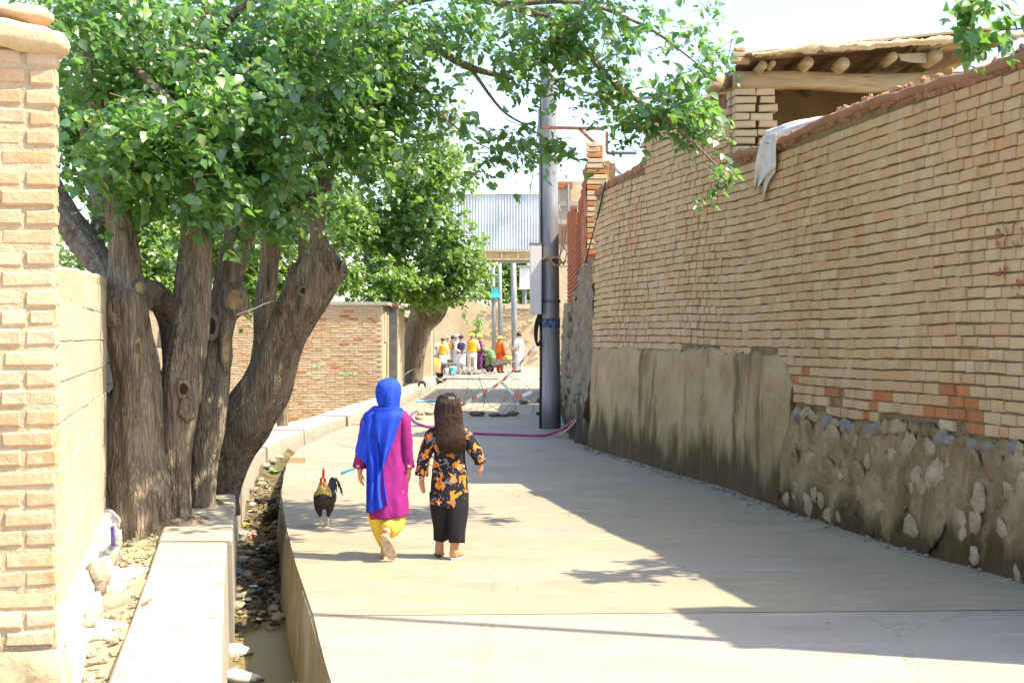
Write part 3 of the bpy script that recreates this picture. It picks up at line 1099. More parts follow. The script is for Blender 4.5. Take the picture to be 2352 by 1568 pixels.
# ------------------------------------------------------------------ trees
def leaf_template(kind):
    if kind == 'full':
        T = np.array([(0, 0, 0), (-.36, .28, .07), (.36, .28, .07), (0, .5, -.01), (-.30, .62, .04), (.30, .62, .04), (0, 1.08, -.14)], float)
        Fc = [(0, 3, 1), (0, 2, 3), (1, 3, 4), (3, 2, 5), (4, 3, 6), (3, 5, 6)]
    else:
        T = np.array([(0, 0, 0), (-.34, .42, .08), (.34, .42, .08), (0, 1.0, -.10)], float)
        Fc = [(0, 3, 1), (0, 2, 3)]
    return T, Fc


def leaf_frames(n, up=0.55, hang=0.45):
    nrm = rng.normal(size=(n, 3))
    nrm /= np.linalg.norm(nrm, axis=1)[:, None]
    nrm = nrm * (1 - up) + np.array([0.42, -0.30, 0.80]) * up
    nrm /= np.linalg.norm(nrm, axis=1)[:, None]
    d = rng.normal(size=(n, 3)) + np.array([0, 0, -hang * 2.2])
    d -= nrm * (d * nrm).sum(1)[:, None]
    d /= np.linalg.norm(d, axis=1)[:, None]
    s = np.cross(d, nrm)
    return np.stack([s, d, nrm], axis=2)            # columns


def leaf_mesh(name, pos, size, mat, parent, kind='full', up=0.55, hang=0.45):
    """all leaves of a crown as one mesh"""
    T, Fc = leaf_template(kind)
    n = len(pos)
    R = leaf_frames(n, up, hang)
    Vt = np.einsum('nij,kj->nki', R, T) * size[:, None, None] + pos[:, None, :]
    off = np.array(root_loc(parent))
    Vt = (Vt.reshape(-1, 3) - off).astype(np.float32)
    tri = (np.arange(n)[:, None, None] * len(T) + np.array(Fc)[None]).reshape(-1).astype(np.int32)
    me = bpy.data.meshes.new(name)
    me.vertices.add(len(Vt)); me.vertices.foreach_set('co', Vt.reshape(-1))
    nt_ = n * len(Fc)
    me.loops.add(nt_ * 3); me.loops.foreach_set('vertex_index', tri)
    me.polygons.add(nt_)
    me.polygons.foreach_set('loop_start', np.arange(0, nt_ * 3, 3, dtype=np.int32))
    me.polygons.foreach_set('loop_total', np.full(nt_, 3, dtype=np.int32))
    me.update()
    return tag(put(name, me, mat, parent), kind='stuff')


hole_f, hole_t = 2.1, -0.02


def blob(px, py, Y, rx, ry, dep, n, seed_shell=0.55):
    """twig points in a clump: centre and radii given as they look, depth in metres"""
    c = np.array(P(px, py, Y))
    k = Y / F
    d = rng.normal(size=(n, 3))
    d /= np.linalg.norm(d, axis=1)[:, None]
    r = rng.random(n) ** (1 / 3 if seed_shell is None else seed_shell * 0.8)
    q = c + d * r[:, None] * np.array([rx * k, dep, ry * k])
    keep = [noise.noise(Vector((a[0] * hole_f, a[1] * hole_f * .6, a[2] * hole_f))) > hole_t for a in q]
    return q[np.array(keep, bool)]


def leaves_on(pts, per, spread, droop=0.5):
    """leaves along short drooping twigs at the given points"""
    n = len(pts)
    d = rng.normal(size=(n, 3)) * np.array([1, 1, .5])
    d /= np.linalg.norm(d, axis=1)[:, None]
    t = rng.random((n, per))
    L = spread * (0.6 + 0.8 * rng.random(n))
    p = pts[:, None, :] + d[:, None, :] * (t * L[:, None])[:, :, None]
    p[:, :, 2] -= droop * (t ** 2) * L[:, None]
    p += rng.normal(size=p.shape) * 0.022
    return p.reshape(-1, 3)


def trunk_tube(parent, name, pts, n=22, seed=0.0, ridge=0.20, mat=None, k=9):
    n = int(n * 1.8)
    """pts: (px, py, Y, width_px) as seen; a gnarled tapering stem through them"""
    q = []
    for px, py, Y, w in pts:
        p = P(px, py, Y)
        q.append((p.x, p.y, p.z, w / F * Y / 2))
    q = smooth_path(q, k)
    path = [Vector(a[:3]) for a in q]
    rad = [max(0.004, a[3]) for a in q]

    def fold(t, a, p):
        c, s = math.cos(a), math.sin(a)
        return 1 + ridge * (noise.noise(Vector((c * 2.2 + seed, s * 2.2, p.z * 0.8))) + 0.7 * noise.noise(Vector((c * 5 + seed, s * 5, p.z * 1.2)))
                            + 0.5 * noise.noise(Vector((c * 9, s * 9 + seed, p.z * 3.0)))
                            + 0.32 * math.sin(a * 5 + p.z * 1.1 + seed) * noise.noise(Vector((seed, p.z * 1.3, 2.0)))
                            + 0.28 * noise.noise(Vector((c * 17, s * 17 + seed, p.z * 2.2))))
    mb = MB().tube(path, rad, None, n, (1, 0.02, 0), True, fold)
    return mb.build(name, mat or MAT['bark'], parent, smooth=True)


def knot(parent, px, py, Y, r, mat_in, lip=1.0, name='knot_hole', sq=1.3):
    """a burr: a raised lip round a sunken hollow, facing the lane"""
    c = P(px, py, Y)
    r = r / F * Y
    nrm = (Vector((0.25, -1, 0.05))).normalized()
    u = Vector((0, 0, 1)).cross(nrm).normalized()
    v = nrm.cross(u)
    mb, n = MB(), 18
    prof = [(1.75, -0.5), (1.45, 0.10 * lip), (1.12, 0.34 * lip), (0.95, 0.25 * lip)]
    V, Fc = [], []
    for (a, h) in prof:
        for k in range(n):
            an = 6.2832 * k / n
            w = 1 + 0.22 * noise.noise(Vector((math.cos(an) * 1.5 + px, math.sin(an) * 1.5, a)))
            V.append(c + (u * math.cos(an) + v * math.sin(an) * sq) * a * r * w + nrm * h * r)
    for j in range(len(prof) - 1):
        for k in range(n):
            Fc.append((j * n + k, j * n + (k + 1) % n, (j + 1) * n + (k + 1) % n, (j + 1) * n + k))
    o = obj(name, V, Fc, MAT['bark'], parent, smooth=True)
    V2 = [c + (u * math.cos(6.2832 * k / n) + v * math.sin(6.2832 * k / n) * sq) * r * 1.0 + nrm * 0.22 * r * lip for k in range(n)] + [c - nrm * 0.15 * r]
    obj('hollow', V2, [(k, (k + 1) % n, n) for k in range(n)], mat_in, o, smooth=True)
    return o


# the big many-stemmed tree on the left
tree = thing('mulberry_tree', 'huge old tree with several gnarled trunks rising by the ditch on the left', 'tree', (-2.9, 11.2, 0.05))
trunk_tube(tree, 'trunk', [(331, 1300, 10.95, 150), (331, 1250, 10.95, 128), (325, 1150, 11.0, 126), (314, 1050, 11.1, 128), (312, 960, 11.1, 118), (316, 883, 11.1, 104),
                           (294, 773, 11.1, 100), (284, 700, 11.05, 92), (284, 655, 11.1, 84), (281, 560, 11.1, 64), (262, 450, 11.1, 48), (245, 350, 11.2, 40), (215, 200, 11.3, 34), (190, 40, 11.4, 26), (170, -120, 11.5, 18)], 26, 1.3)
trunk_tube(tree, 'trunk', [(408, 1290, 11.1, 76), (409, 1235, 11.1, 62), (411, 1130, 11.2, 56), (408, 1050, 11.3, 66), (410, 960, 11.35, 86), (416, 883, 11.4, 94), (434, 773, 11.5, 82), (446, 663, 11.6, 76), (455, 520, 11.7, 68),
                           (458, 400, 11.8, 60), (462, 260, 12.0, 46), (474, 100, 12.2, 34), (480, -60, 12.4, 24)], 24, 5.2)
trunk_tube(tree, 'trunk', [(462, 1220, 12.0, 64), (462, 1175, 12.0, 54), (467, 1080, 12.1, 60), (474, 1000, 12.1, 72), (488, 883, 12.2, 76), (502, 773, 12.3, 62), (520, 663, 12.4, 62), (542, 560, 12.5, 66),
                           (572, 450, 12.6, 60), (600, 340, 12.8, 44), (640, 180, 13.0, 32), (670, 20, 13.2, 24), (700, -120, 13.3, 18)], 24, 9.1)
trunk_tube(tree, 'trunk', [(508, 1180, 13.2, 80), (512, 1125, 13.2, 74), (532, 1030, 13.1, 100), (568, 956, 13.0, 124), (612, 883, 12.9, 112), (654, 773, 12.8, 94), (705, 670, 12.7, 108), (730, 610, 12.7, 100), (722, 560, 12.7, 66),
                           (718, 500, 12.7, 56), (738, 420, 12.8, 46), (760, 330, 12.9, 40), (790, 200, 13.1, 32), (830, 60, 13.3, 24), (860, -80, 13.4, 16)], 26, 12.7)
trunk_tube(tree, 'limb', [(735, 650, 12.7, 78), (762, 628, 12.65, 66), (784, 612, 12.6, 50)], 18, 2.1)            # broken stub
obj('broken_end', [P(786, 612, 12.58) + Vector((0.02 * math.cos(a), 0.09 * math.sin(a), 0.10 * math.cos(a))) for a in [6.28 * k / 12 for k in range(12)]], [tuple(range(12))], MAT['raw_wood'], tree)
trunk_tube(tree, 'trunk', [(470, 1120, 15.5, 62), (515, 1000, 15.2, 54), (578, 890, 14.8, 38), (598, 800, 14.5, 36), (608, 700, 14.3, 42), (620, 600, 14.3, 40), (630, 480, 14.2, 40), (650, 340, 14.2, 28)], 18, 3.3)
trunk_tube(tree, 'limb', [(300, 700, 11.4, 62), (340, 672, 11.7, 62), (375, 700, 12.0, 58), (398, 760, 12.1, 54), (404, 850, 12.0, 56)], 18, 7.7)
trunk_tube(tree, 'limb', [(268, 680, 11.2, 60), (236, 616, 11.5, 62), (190, 550, 11.9, 70), (150, 490, 12.2, 58), (105, 400, 12.6, 48), (60, 260, 13.0, 34)], 18, 4.4)
trunk_tube(tree, 'limb', [(215, 560, 12.0, 40), (230, 480, 12.2, 34), (205, 400, 12.5, 26), (190, 280, 12.7, 18)], 14, 6.4)
sp_ = thing('tree_stump', 'weathered split trunk stub standing by the far kerb right of the leaning trunk', 'stump', tuple(G(648, 990, .1)))
trunk_tube(sp_, 'trunk', [(646, 1010, 22.9, 34), (648, 980, 22.9, 26), (651, 940, 22.9, 23), (656, 895, 22.9, 20), (660, 850, 22.9, 15)], 14, 8.8)
root = MB().ell((G(331, 1262, .05).x + .05, 11.05, 0.05), (0.34, 0.30, 0.16), 22, 9, 0.4, 4)
root.build('root', MAT['bark'], tree, smooth=True); root = MB(); root.ell((G(408, 1245, .05).x, 11.2, 0.08), (0.17, 0.2, 0.14), 18, 8, 0.4, 5)
root.build('root', MAT['bark'], tree, smooth=True); root = MB(); root.ell((G(470, 1180, .05).x, 12.2, 0.10), (0.20, 0.24, 0.16), 18, 8, 0.4, 6)
root.build('root', MAT['bark'], tree, smooth=True)
MB().ell(P(272, 945, 11.2), (.115, .16, .22), 22, 14, .35, 8).build('burl', MAT['bark'], tree, smooth=True)
knot(tree, 275, 712, 10.93, 21, MAT['raw_wood'], 1.0)
knot(tree, 320, 660, 10.98, 9, MAT['raw_wood'], 1.2)
knot(tree, 421, 893, 11.20, 10, MAT['hole'], 0.8, sq=1.4)
knot(tree, 432, 942, 11.18, 13, MAT['bark'], 1.3)
knot(tree, 500, 1034, 12.92, 14, MAT['hole'], 0.5, sq=1.3)
knot(tree, 484, 748, 12.12, 12, MAT['hole'], 0.4, sq=1.7)
knot(tree, 700, 668, 12.48, 12, MAT['hole'], 0.6, sq=0.7)
knot(tree, 540, 690, 12.25, 18, MAT['raw_wood'], 1.1)
knot(tree, 318, 800, 10.94, 9, MAT['raw_wood'], 0.3, sq=3.0)
knot(tree, 520, 800, 12.1, 9, MAT['raw_wood'], 0.3, sq=4.0)

# visible boughs inside the crown
def bough(pts, seed, n=10, ridge=0.10):
    return trunk_tube(tree, 'bough', pts, n, seed, ridge, k=5)


bough([(640, 200, 13.0, 30), (760, 110, 12.9, 26), (880, 62, 12.8, 24), (990, 108, 12.7, 20), (1080, 155, 12.7, 17), (1180, 182, 12.7, 10)], 1)
bough([(830, 40, 13.2, 24), (1000, -10, 12.9, 22), (1160, 10, 12.6, 20), (1290, 62, 12.3, 17), (1350, 122, 12.2, 16), (1402, 182, 12.1, 14), (1452, 222, 12.0, 12), (1530, 275, 11.9, 9), (1600, 335, 11.8, 6), (1650, 385, 11.8, 4), (1688, 424, 11.8, 2)], 2)
bough([(1402, 182, 12.1, 10), (1480, 240, 12.3, 8), (1560, 268, 12.5, 6), (1640, 262, 12.6, 3)], 3)
bough([(1160, 10, 12.6, 14), (1330, 6, 12.4, 10), (1480, 60, 12.2, 7), (1580, 130, 12.1, 4), (1650, 190, 12.1, 2)], 4)
bough([(290, 130, 11.2, 16), (330, 175, 10.9, 16), (375, 215, 10.6, 14), (405, 245, 10.4, 12)], 5)
bough([(1080, 155, 12.7, 9), (1150, 250, 12.5, 6), (1210, 290, 12.4, 4), (1275, 335, 12.3, 2)], 6)
bough([(880, 62, 12.8, 12), (950, 190, 12.4, 8), (1010, 260, 12.2, 5), (1120, 340, 12.0, 3), (1240, 345, 11.9, 2)], 7)
bough([(470, 120, 12.2, 24), (540, 30, 11.6, 20), (640, -30, 11.4, 16)], 8)
bough([(600, 340, 12.8, 20), (700, 260, 12.4, 16), (790, 240, 12.0, 12), (860, 170, 11.8, 8)], 9)
bough([(230, 300, 11.2, 20), (330, 240, 10.9, 16), (430, 330, 10.6, 10), (450, 430, 10.5, 5)], 10)

core = [  # px, py, Y, rx, ry, depth, twigs
    (230, 120, 11.6, 150, 160, 1.3, 420), (420, 150, 11.2, 190, 170, 1.3, 620), (340, 340, 10.7, 170, 120, .9, 430), (560, 300, 10.9, 190, 170, 1.1, 560),
    (700, 130, 11.6, 190, 160, 1.3, 560), (640, 450, 11.6, 110, 80, .7, 190), (450, 470, 10.7, 60, 60, .4, 70), (220, 380, 11.3, 90, 70, .6, 130),
    (830, 120, 12.1, 180, 140, 1.4, 460), (840, 300, 12.3, 140, 110, .9, 260), (960, 230, 12.4, 110, 80, .8, 80), (1040, 60, 12.4, 170, 90, 1.2, 150),
    (740, 330, 12.3, 90, 90, .6, 110), (520, 420, 11.2, 110, 90, .6, 150), (340, 440, 11.3, 60, 60, .5, 50)]
thin = [
    (1220, 50, 12.4, 150, 80, 1.1, 150), (1390, 60, 12.2, 160, 90, 1.0, 150), (1540, 60, 12.1, 110, 70, .8, 75), (1120, 150, 12.6, 90, 60, .7, 44),
    (1230, 190, 12.4, 70, 45, .5, 20), (1400, 190, 12.1, 60, 50, .5, 40), (1520, 180, 12.1, 110, 60, .6, 60), (1480, 250, 12.1, 70, 50, .4, 44),
    (1570, 290, 11.9, 80, 60, .4, 70), (1610, 260, 12.3, 60, 50, .4, 44), (1540, 340, 11.9, 60, 40, .3, 32), (1620, 350, 11.8, 40, 30, .25, 20),
    (1270, 340, 12.3, 60, 30, .3, 18), (1180, 310, 12.4, 70, 50, .4, 24), (1140, 380, 12.2, 60, 40, .4, 18), (1080, 330, 12.2, 90, 60, .5, 44),
    (1660, 415, 11.8, 30, 18, .2, 10), (1640, 130, 12.1, 40, 40, .4, 14), (1310, 110, 12.3, 60, 40, .4, 40), (1040, 420, 12.4, 60, 40, .4, 14), (1200, 410, 12.3, 26, 16, .2, 5), (1440, 320, 12.2, 26, 20, .2, 4)]
back = [(600, 470, 13.4, 150, 60, .6, 120), (450, 180, 13.6, 380, 230, .9, 520), (780, 180, 14.2, 200, 160, .9, 220), (250, 330, 13.6, 170, 130, .7, 150), (600, 400, 13.8, 180, 90, .6, 130)]
top = [(250, -200, 11.8, 320, 170, 1.9, 150), (620, -220, 12.2, 360, 170, 2.2, 170), (1000, -180, 12.6, 300, 130, 1.8, 80), (1350, -120, 12.3, 220, 90, 1.2, 50), (1180, -170, 10.4, 170, 80, .8, 55), (1420, -230, 10.8, 200, 90, 1.0, 70), (1650, -330, 11.2, 180, 90, 1.0, 60), (950, -150, 10.4, 130, 80, .8, 60)]
pc = np.concatenate([blob(*b[:6], int(b[6] * 1.35)) for b in core])
pt = np.concatenate([blob(*b[:6], int(b[6] * 1.05)) for b in thin])
hole_t = -9
pb = np.concatenate([blob(*b[:6], int(b[6] * 1.25)) for b in back] + [blob(*b) for b in top])
hole_t = -0.02
front = leaves_on(np.concatenate([pc, pt]), 8, 0.26)
rear = leaves_on(pb, 8, 0.30)
fsize = 0.040 + 0.080 * rng.random(len(front)) ** 2.0
# leaves that show largest are parts of their own, the rest one mass
vis = []
for i in range(len(front)):
    x, y, z = front[i]
    px, py = CX + x / y * F, HY - (z - H) / y * F
    if 140 < px < 1700 and 5 < py < 560:
        vis.append((fsize[i] / y + (0.004 if px > 1150 else 0), i))
vis.sort(reverse=True)
own = sorted(i for _, i in vis[:300])
mask = np.ones(len(front), bool); mask[own] = False
leaf_mesh('foliage', front[mask], fsize[mask], MAT['leaf'], tree)
leaf_mesh('foliage', rear, 0.085 + 0.05 * rng.random(len(rear)), MAT['leaf'], tree, 'cheap')
T, FT = leaf_template('full')
lme = bpy.data.meshes.new('leaf')
lme.from_pydata([tuple(v) for v in T], [], FT)
lme.materials.append(MAT['leaf'])
RF = leaf_frames(len(own))
toff = np.array(tree.location)
for i, R in zip(own, RF):
    o = bpy.data.objects.new('leaf', lme)
    C.objects.link(o)
    o.parent = tree
    M = Matrix(R.tolist()).to_4x4()
    o.matrix_local = Matrix.Translation(Vector(front[i] - toff)) @ M @ Matrix.Scale(float(fsize[i]), 4)
wr_ = MB().tube([P(543, 723, 12.0), P(585, 708, 12.1), P(606, 698, 12.2), P(629, 690, 12.4)], .006, n=6, side=(0, 0, 1))
tag(wr_.build('wire', MAT['white_paint'], smooth=True), 'thin white wire strung between the leaning trunk and its neighbour', 'wire')
# fine twigs carrying the leaves
mb = MB()
for p in list(pc[::8]) + list(pt[::2]):
    a = Vector(p)
    d = Vector(rng.normal(size=3)); d.z *= .5; d.normalize()
    b = a + d * 0.16 + Vector((0, 0, .02)); c = a - d * 0.2 + Vector((0, 0, -.05))
    mb.tube([b, a, c], [.004, .003, .0015], n=4, side=(0.3, 0.2, 1), cap=False)
tag(mb.build('twigs', MAT['twig'], tree), kind='stuff')


def simple_tree(label, base, stems, blobs, leaf, size, per, spread, name='leafy_tree', mat='leaf_far', group=None, hf=1.0, ht=-0.25):
    global hole_f, hole_t
    hole_f, hole_t = hf, ht
    t = thing(name, label, 'tree', base, 0, group)
    for i, s in enumerate(stems):
        trunk_tube(t, 'trunk' if i == 0 else 'limb', s, 14, 3.3 * i + base[0], 0.12, k=5)
    if blobs:
        pp = np.concatenate([blob(*b) for b in blobs])
        lv = leaves_on(pp, per, spread)
        leaf_mesh('foliage', lv, size * (0.7 + 0.6 * rng.random(len(lv))), MAT[mat], t, leaf)
    return t


# second tree, down the lane
simple_tree('rounded leafy tree leaning over the lane beyond the low brick wall', (-3.3, 45.5, 0.3),
            [[(938, 905, 45.5, 52), (945, 870, 45.5, 50), (952, 800, 45.5, 52), (966, 740, 45.5, 64), (985, 690, 45.0, 50), (990, 600, 45, 36), (985, 480, 45, 26)],
             [(968, 750, 45.3, 40), (1005, 722, 45, 34), (1020, 690, 44.5, 26), (1040, 620, 44, 18)],
             [(966, 730, 45.3, 36), (940, 640, 45, 28), (890, 560, 44.5, 22), (830, 480, 44, 14)]],
            [(850, 520, 43, 100, 100, 2.0, 330), (940, 470, 43, 105, 95, 2.0, 320), (1040, 590, 44, 75, 60, 1.5, 210), (890, 620, 42, 80, 60, 1.5, 230), (970, 660, 43, 70, 50, 1.3, 170),
             (1000, 400, 43, 100, 70, 1.8, 240), (800, 430, 43, 70, 90, 1.6, 200), (810, 600, 42, 60, 60, 1.4, 130), (1045, 540, 43, 55, 70, 1.4, 120), (820, 520, 42, 60, 110, 1.5, 190), (790, 620, 41, 50, 60, 1.2, 150), (920, 380, 42.5, 130, 70, 1.6, 300), (790, 480, 41, 60, 90, 1.4, 230), (860, 660, 41.5, 60, 45, 1.2, 140), (1000, 330, 43, 80, 50, 1.5, 120), (1020, 670, 44, 60, 35, 1.0, 100), (1075, 640, 44, 30, 26, .8, 40), (930, 560, 44.5, 130, 110, 1.6, 330)],
            'cheap', 0.17, 9, 0.45, hf=.9, ht=-0.26)
# foliage seen between the trunks
simple_tree('bright green tree growing behind the block wall, seen between the gnarled trunks', (-7.2, 24, 0),
            [[(380, 800, 24, 40), (390, 700, 24, 34), (420, 560, 24, 26), (450, 400, 24, 18)]],
            [(370, 610, 23.5, 90, 100, 1.0, 620), (330, 520, 24, 80, 100, 1.0, 320), (590, 560, 24, 120, 110, 1.0, 620), (620, 650, 24, 80, 60, .9, 330), (480, 500, 24.5, 120, 120, 1.0, 300), (200, 560, 24.5, 80, 80, 1, 120), (690, 480, 24, 60, 70, .9, 140)],
            'cheap', 0.115, 8, 0.3, ht=-9)
# dark trees beyond the footbridge
simple_tree('tall green trees beyond the footbridge behind the far mud wall', (-0.5, 84, 0),
            [[(1200, 800, 84, 20), (1200, 700, 84, 18), (1205, 600, 84, 14)]],
            [(1210, 630, 84, 45, 60, 1.5, 240), (1160, 640, 84, 50, 55, 1.5, 200), (1110, 620, 84, 60, 60, 1.5, 220), (1225, 560, 84, 40, 60, 1.5, 120)],
            'cheap', 0.34, 8, 0.8)
# branch reaching over the right wall from a tree beyond the frame
nt_ = simple_tree('slender tree behind the right wall with a drooping leafy branch over the coping', (4.6, 9.2, 0),
                  [[(2830, 1300, 9.2, 60), (2800, 773, 9.2, 55), (2760, 300, 9.2, 45), (2700, -60, 9.2, 34), (2640, -260, 9.2, 24)],
                   [(2700, -60, 9.2, 24), (2560, -90, 9.0, 16), (2400, -60, 8.9, 11), (2270, -40, 8.8, 7), (2235, 30, 8.8, 4), (2230, 80, 8.8, 2)],
                   [(2560, -90, 9.0, 12), (2460, 0, 8.9, 8), (2370, 60, 8.8, 5), (2300, 70, 8.8, 3), (2260, 90, 8.8, 2)]],
                  [(2232, 20, 8.8, 22, 40, .2, 12), (2225, 72, 8.8, 18, 22, .1, 5), (2262, 92, 8.8, 18, 12, .1, 4), (2325, 45, 8.8, 34, 26, .2, 9), (2420, 0, 9, 60, 50, .3, 16), (2600, -150, 9.2, 150, 120, .6, 90)],
                  'full', 0.085, 7, 0.15, 'slender_tree', 'leaf', hf=6.0)

# ------------------------------------------------------------------ left brick wall down the lane
FY = 37.0
fxr = P(877, 700, FY).x
fzt = P(877, 701, FY).z
fw = thing('brick_wall', 'sunlit orange and cream brick wall with a plaster corner facing down the lane, left of the walkers', 'wall', (fxr - 3, FY, 0))
MB().box((fxr - 9, FY + 0.012, -0.9), (fxr - 0.02, FY + 0.3, fzt)).build('mortar_core', MAT['pale_mortar'], fw)
ff = BrickFace(fw, MAT['far_brick'], 300, dims=(0.235, 0.03, 0.056), cham=0.006, jit=0.006)
for k in range(44):
    z = -0.60 + k * 0.0665
    x = fxr - 0.01 - (0.12 if k % 2 else 0)
    while x > fxr - 5.4 and z < fzt - .02:
        L = random.choice((0.235, 0.235, 0.235, 0.12))
        ff.add((x - L / 2, FY + 0.026 + random.uniform(-.008, .004), z), (1, 0, 0), (0, -1, 0), (L - 0.006) / .235, random.uniform(.9, 1.02), random.uniform(-.01, .01),
               MAT['orange_brick'] if random.random() < (0.16 if k > 38 else 0.03) else None)
        x -= L + 0.005
ff.finish()
mb = MB()                                            # side running back, with its overhanging slab
mb.box((fxr - 0.018, FY + 0.01, -.3), (fxr + 0.02, FY + 7.5, fzt - 0.02))
mb.build('plaster_side', MAT['cream_plaster'], fw)
mb = MB()
mb.box((fxr - 3.0, FY - 0.09, fzt + 0.003), (fxr + 0.17, FY + 7.6, fzt + 0.09))
mb.build('coping_slab', MAT['grey_block'], fw)
mb = MB().box((fxr + 0.022, FY + 0.35, fzt - 0.95), (fxr + 0.05, FY + 0.9, fzt - 0.15))
mb.build('patch_panel', MAT['pale_plaster'], fw)
def cvf(x, y):
    p = P((1100 + x / 2.412) * 0.57422, (1150 + y / 2.412) * 0.57422, FY - 0.012)
    return p, Vector((0, -1, 0))
MAT['green_paint'] = plain('faded_green_paint', (0.40, 0.62, 0.34), 0.85, 0.2, 20)
painted([[(620, 830), (660, 825), (672, 845)], [(690, 850), (700, 825), (740, 828)], [(755, 840), (800, 822)], [(370, 760), (420, 745), (425, 775)], [(300, 835), (350, 825)]], cvf, 0.05, MAT['green_paint'], fw, 'painted_marks')
# steel post standing at its corner, next wall, low mud hump
pst = thing('steel_post', 'dark steel gate post at the corner of the orange brick wall', 'post', tuple(P(903, 880, 38.2)[:2]) + (0,))
MB().box((pst.location.x - .11, 38.1, -0.2), (pst.location.x + .11, 38.35, P(0, 706, 38.2).z)).build('post', MAT['dark_steel'], pst)
MB().box((pst.location.x - .13, 38.07, P(0, 706, 38.2).z), (pst.location.x + .14, 38.38, P(0, 697, 38.2).z)).build('post_cap', MAT['rust'], pst)
nw = thing('plaster_wall', 'pale plastered wall with a dark coping strip behind the steel post', 'wall', (P(918, 800, 46).x, 46.5, 0))
xa, xb = P(893, 800, 46.5).x, P(936, 800, 46.5).x
MB().box((xa, 46.3, -.3), (xb, 46.6, P(0, 730, 46.5).z)).build('wall_panel', MAT['cream_plaster'], nw)
MB().bar((xa, 46.25, P(0, 722, 46.5).z), (xb + .1, 46.25, P(0, 737, 46.5).z), 0.12, 0.16).build('coping_strip', MAT['dark_steel'], nw)
MB().box((xb - .2, 46.2, -.3), (xb + .02, 46.7, P(0, 735, 46.5).z)).build('pilaster', MAT['pale_plaster'], nw)
# weathered stump beside the kerb
# ------------------------------------------------------------------ far end of the lane
FWY = 76.0
ew = thing('mud_wall', 'long tan mud-brick wall closing the far end of the lane behind the workers', 'wall', (-3, FWY, 0))
mb = MB()
xa, xb = P(935, 0, FWY).x, P(1300, 0, FWY).x
n = 40
V, Fc = [], []
for j in range(n + 1):
    x = lerp(xa - 6, xb + 4, j / n)
    px = CX + x / FWY * F
    zt = P(0, interp([(930, 705), (1030, 690), (1080, 686), (1110, 704), (1150, 698), (1180, 700), (1260, 696)], px) + 4 * fb((x * 1.3, 0, 0)), FWY).z
    V += [(x, FWY, -.6), (x, FWY, zt * .5), (x, FWY + .02, zt), (x, FWY + .5, zt), (x, FWY + .5, -.6)]
for j in range(n):
    for k in range(4):
        Fc.append((j * 5 + k, (j + 1) * 5 + k, (j + 1) * 5 + k + 1, j * 5 + k + 1))
obj('wall_panel', V, Fc, MAT['cream_plaster'], ew)
mb = MB()
for i in range(70):
    x = random.uniform(P(1100, 0, FWY).x, P(1235, 0, FWY).x)
    z = random.uniform(0.3, 3.1)
    mb.box((x - .13, FWY - .05 + random.uniform(-.02, .02), z - .05), (x + .13, FWY + .02, z + .05), 0.01)
tag(mb.build('proud_bricks', MAT['far_brick'], ew), kind='stuff')
mb = MB().box((P(1030, 0, FWY).x, FWY - .22, -.4), (P(1125, 0, FWY).x, FWY - .004, P(0, 812, FWY).z))
mb.build('stone_footing', MAT['grey_rubble'], ew)
mb = MB().box((P(1160, 0, FWY).x, FWY - .1, P(0, 709, FWY).z), (P(1240, 0, FWY).x, FWY + .55, P(0, 699, FWY).z), .02)
mb.build('coping', MAT['pale_plaster'], ew)
mb = MB().box((P(1140, 0, FWY).x, FWY - .12, P(0, 727, FWY).z), (P(1180, 0, FWY).x, FWY - .003, P(0, 722, FWY).z))
mb.build('timber_lintel', MAT['wood'], ew)
# shrub on the wall
simple_tree('small green shrub sprouting from the far mud wall above the workers', (P(1093, 0, 75).x, 75.5, 1.2), [[(1093, 790, 75.6, 4), (1095, 760, 75.6, 3), (1102, 742, 75.5, 2)]],
            [(1091, 755, 75.5, 11, 16, .4, 40), (1100, 735, 75.5, 12, 8, .3, 14)], 'cheap', 0.14, 6, 0.25, 'shrub')
# three pale utility poles in front of it
pg = 'pale poles standing in front of the far wall'
PYY = 73.0
for (px, w, lab) in ((1136, 9.5, 'slim pale pole carrying the turquoise box, leftmost of the three far poles'), (1151, 10.5, 'pale pole in the middle of the three far poles, behind the orange worker'),
                     (1183, 14, 'thickest pale pole, beside the man in the long white shirt')):
    p = P(px, 850, PYY)
    tag(MB().tube([(p.x, PYY, -.2), (p.x - .1, PYY, 6.5)], [w / F * PYY / 2 * 1.05, w / F * PYY / 2 * .9], n=14, cap=True).build('utility_pole', MAT['steel'], smooth=True), lab, 'pole', pg)
MAT['turquoise'] = plain('turquoise_paint', (0.05, 0.42, 0.46), 0.5, 0.2, 4)
a = P(1128, 680, PYY - .15); b = P(1145, 662, PYY - .15)
q = thing('meter_box', 'turquoise box strapped high on the slim far pole', 'box', ((a.x + b.x) / 2, PYY - .3, a.z))
MB().box((a.x, PYY - .45, a.z), (b.x, PYY - .12, b.z)).build('cabinet', MAT['turquoise'], q)
MB().box((a.x - .04, PYY - .48, a.z - .08), (b.x + .06, PYY - .1, a.z + .1)).build('tray', plain('bright_turquoise', (0.08, .55, .62), .5), q)
a = P(1193, 664, 79); b = P(1216, 615, 79)
q = thing('water_tank', 'white box tank beyond the far wall, left of the long white cabinet', 'tank', ((a.x + b.x) / 2, 79, 0))
MB().box((a.x, 78.7, a.z), (b.x, 79.3, b.z), .03).build('tank_body', MAT['white_paint'], q)
MB().box((a.x - .08, 78.6, b.z), (b.x + .08, 79.4, b.z + .12)).build('lid', MAT['steel'], q)
MB().tube([((a.x + b.x) / 2, 79, -1.2), ((a.x + b.x) / 2, 79, a.z)], .12, n=10).build('support', MAT['steel'], q)

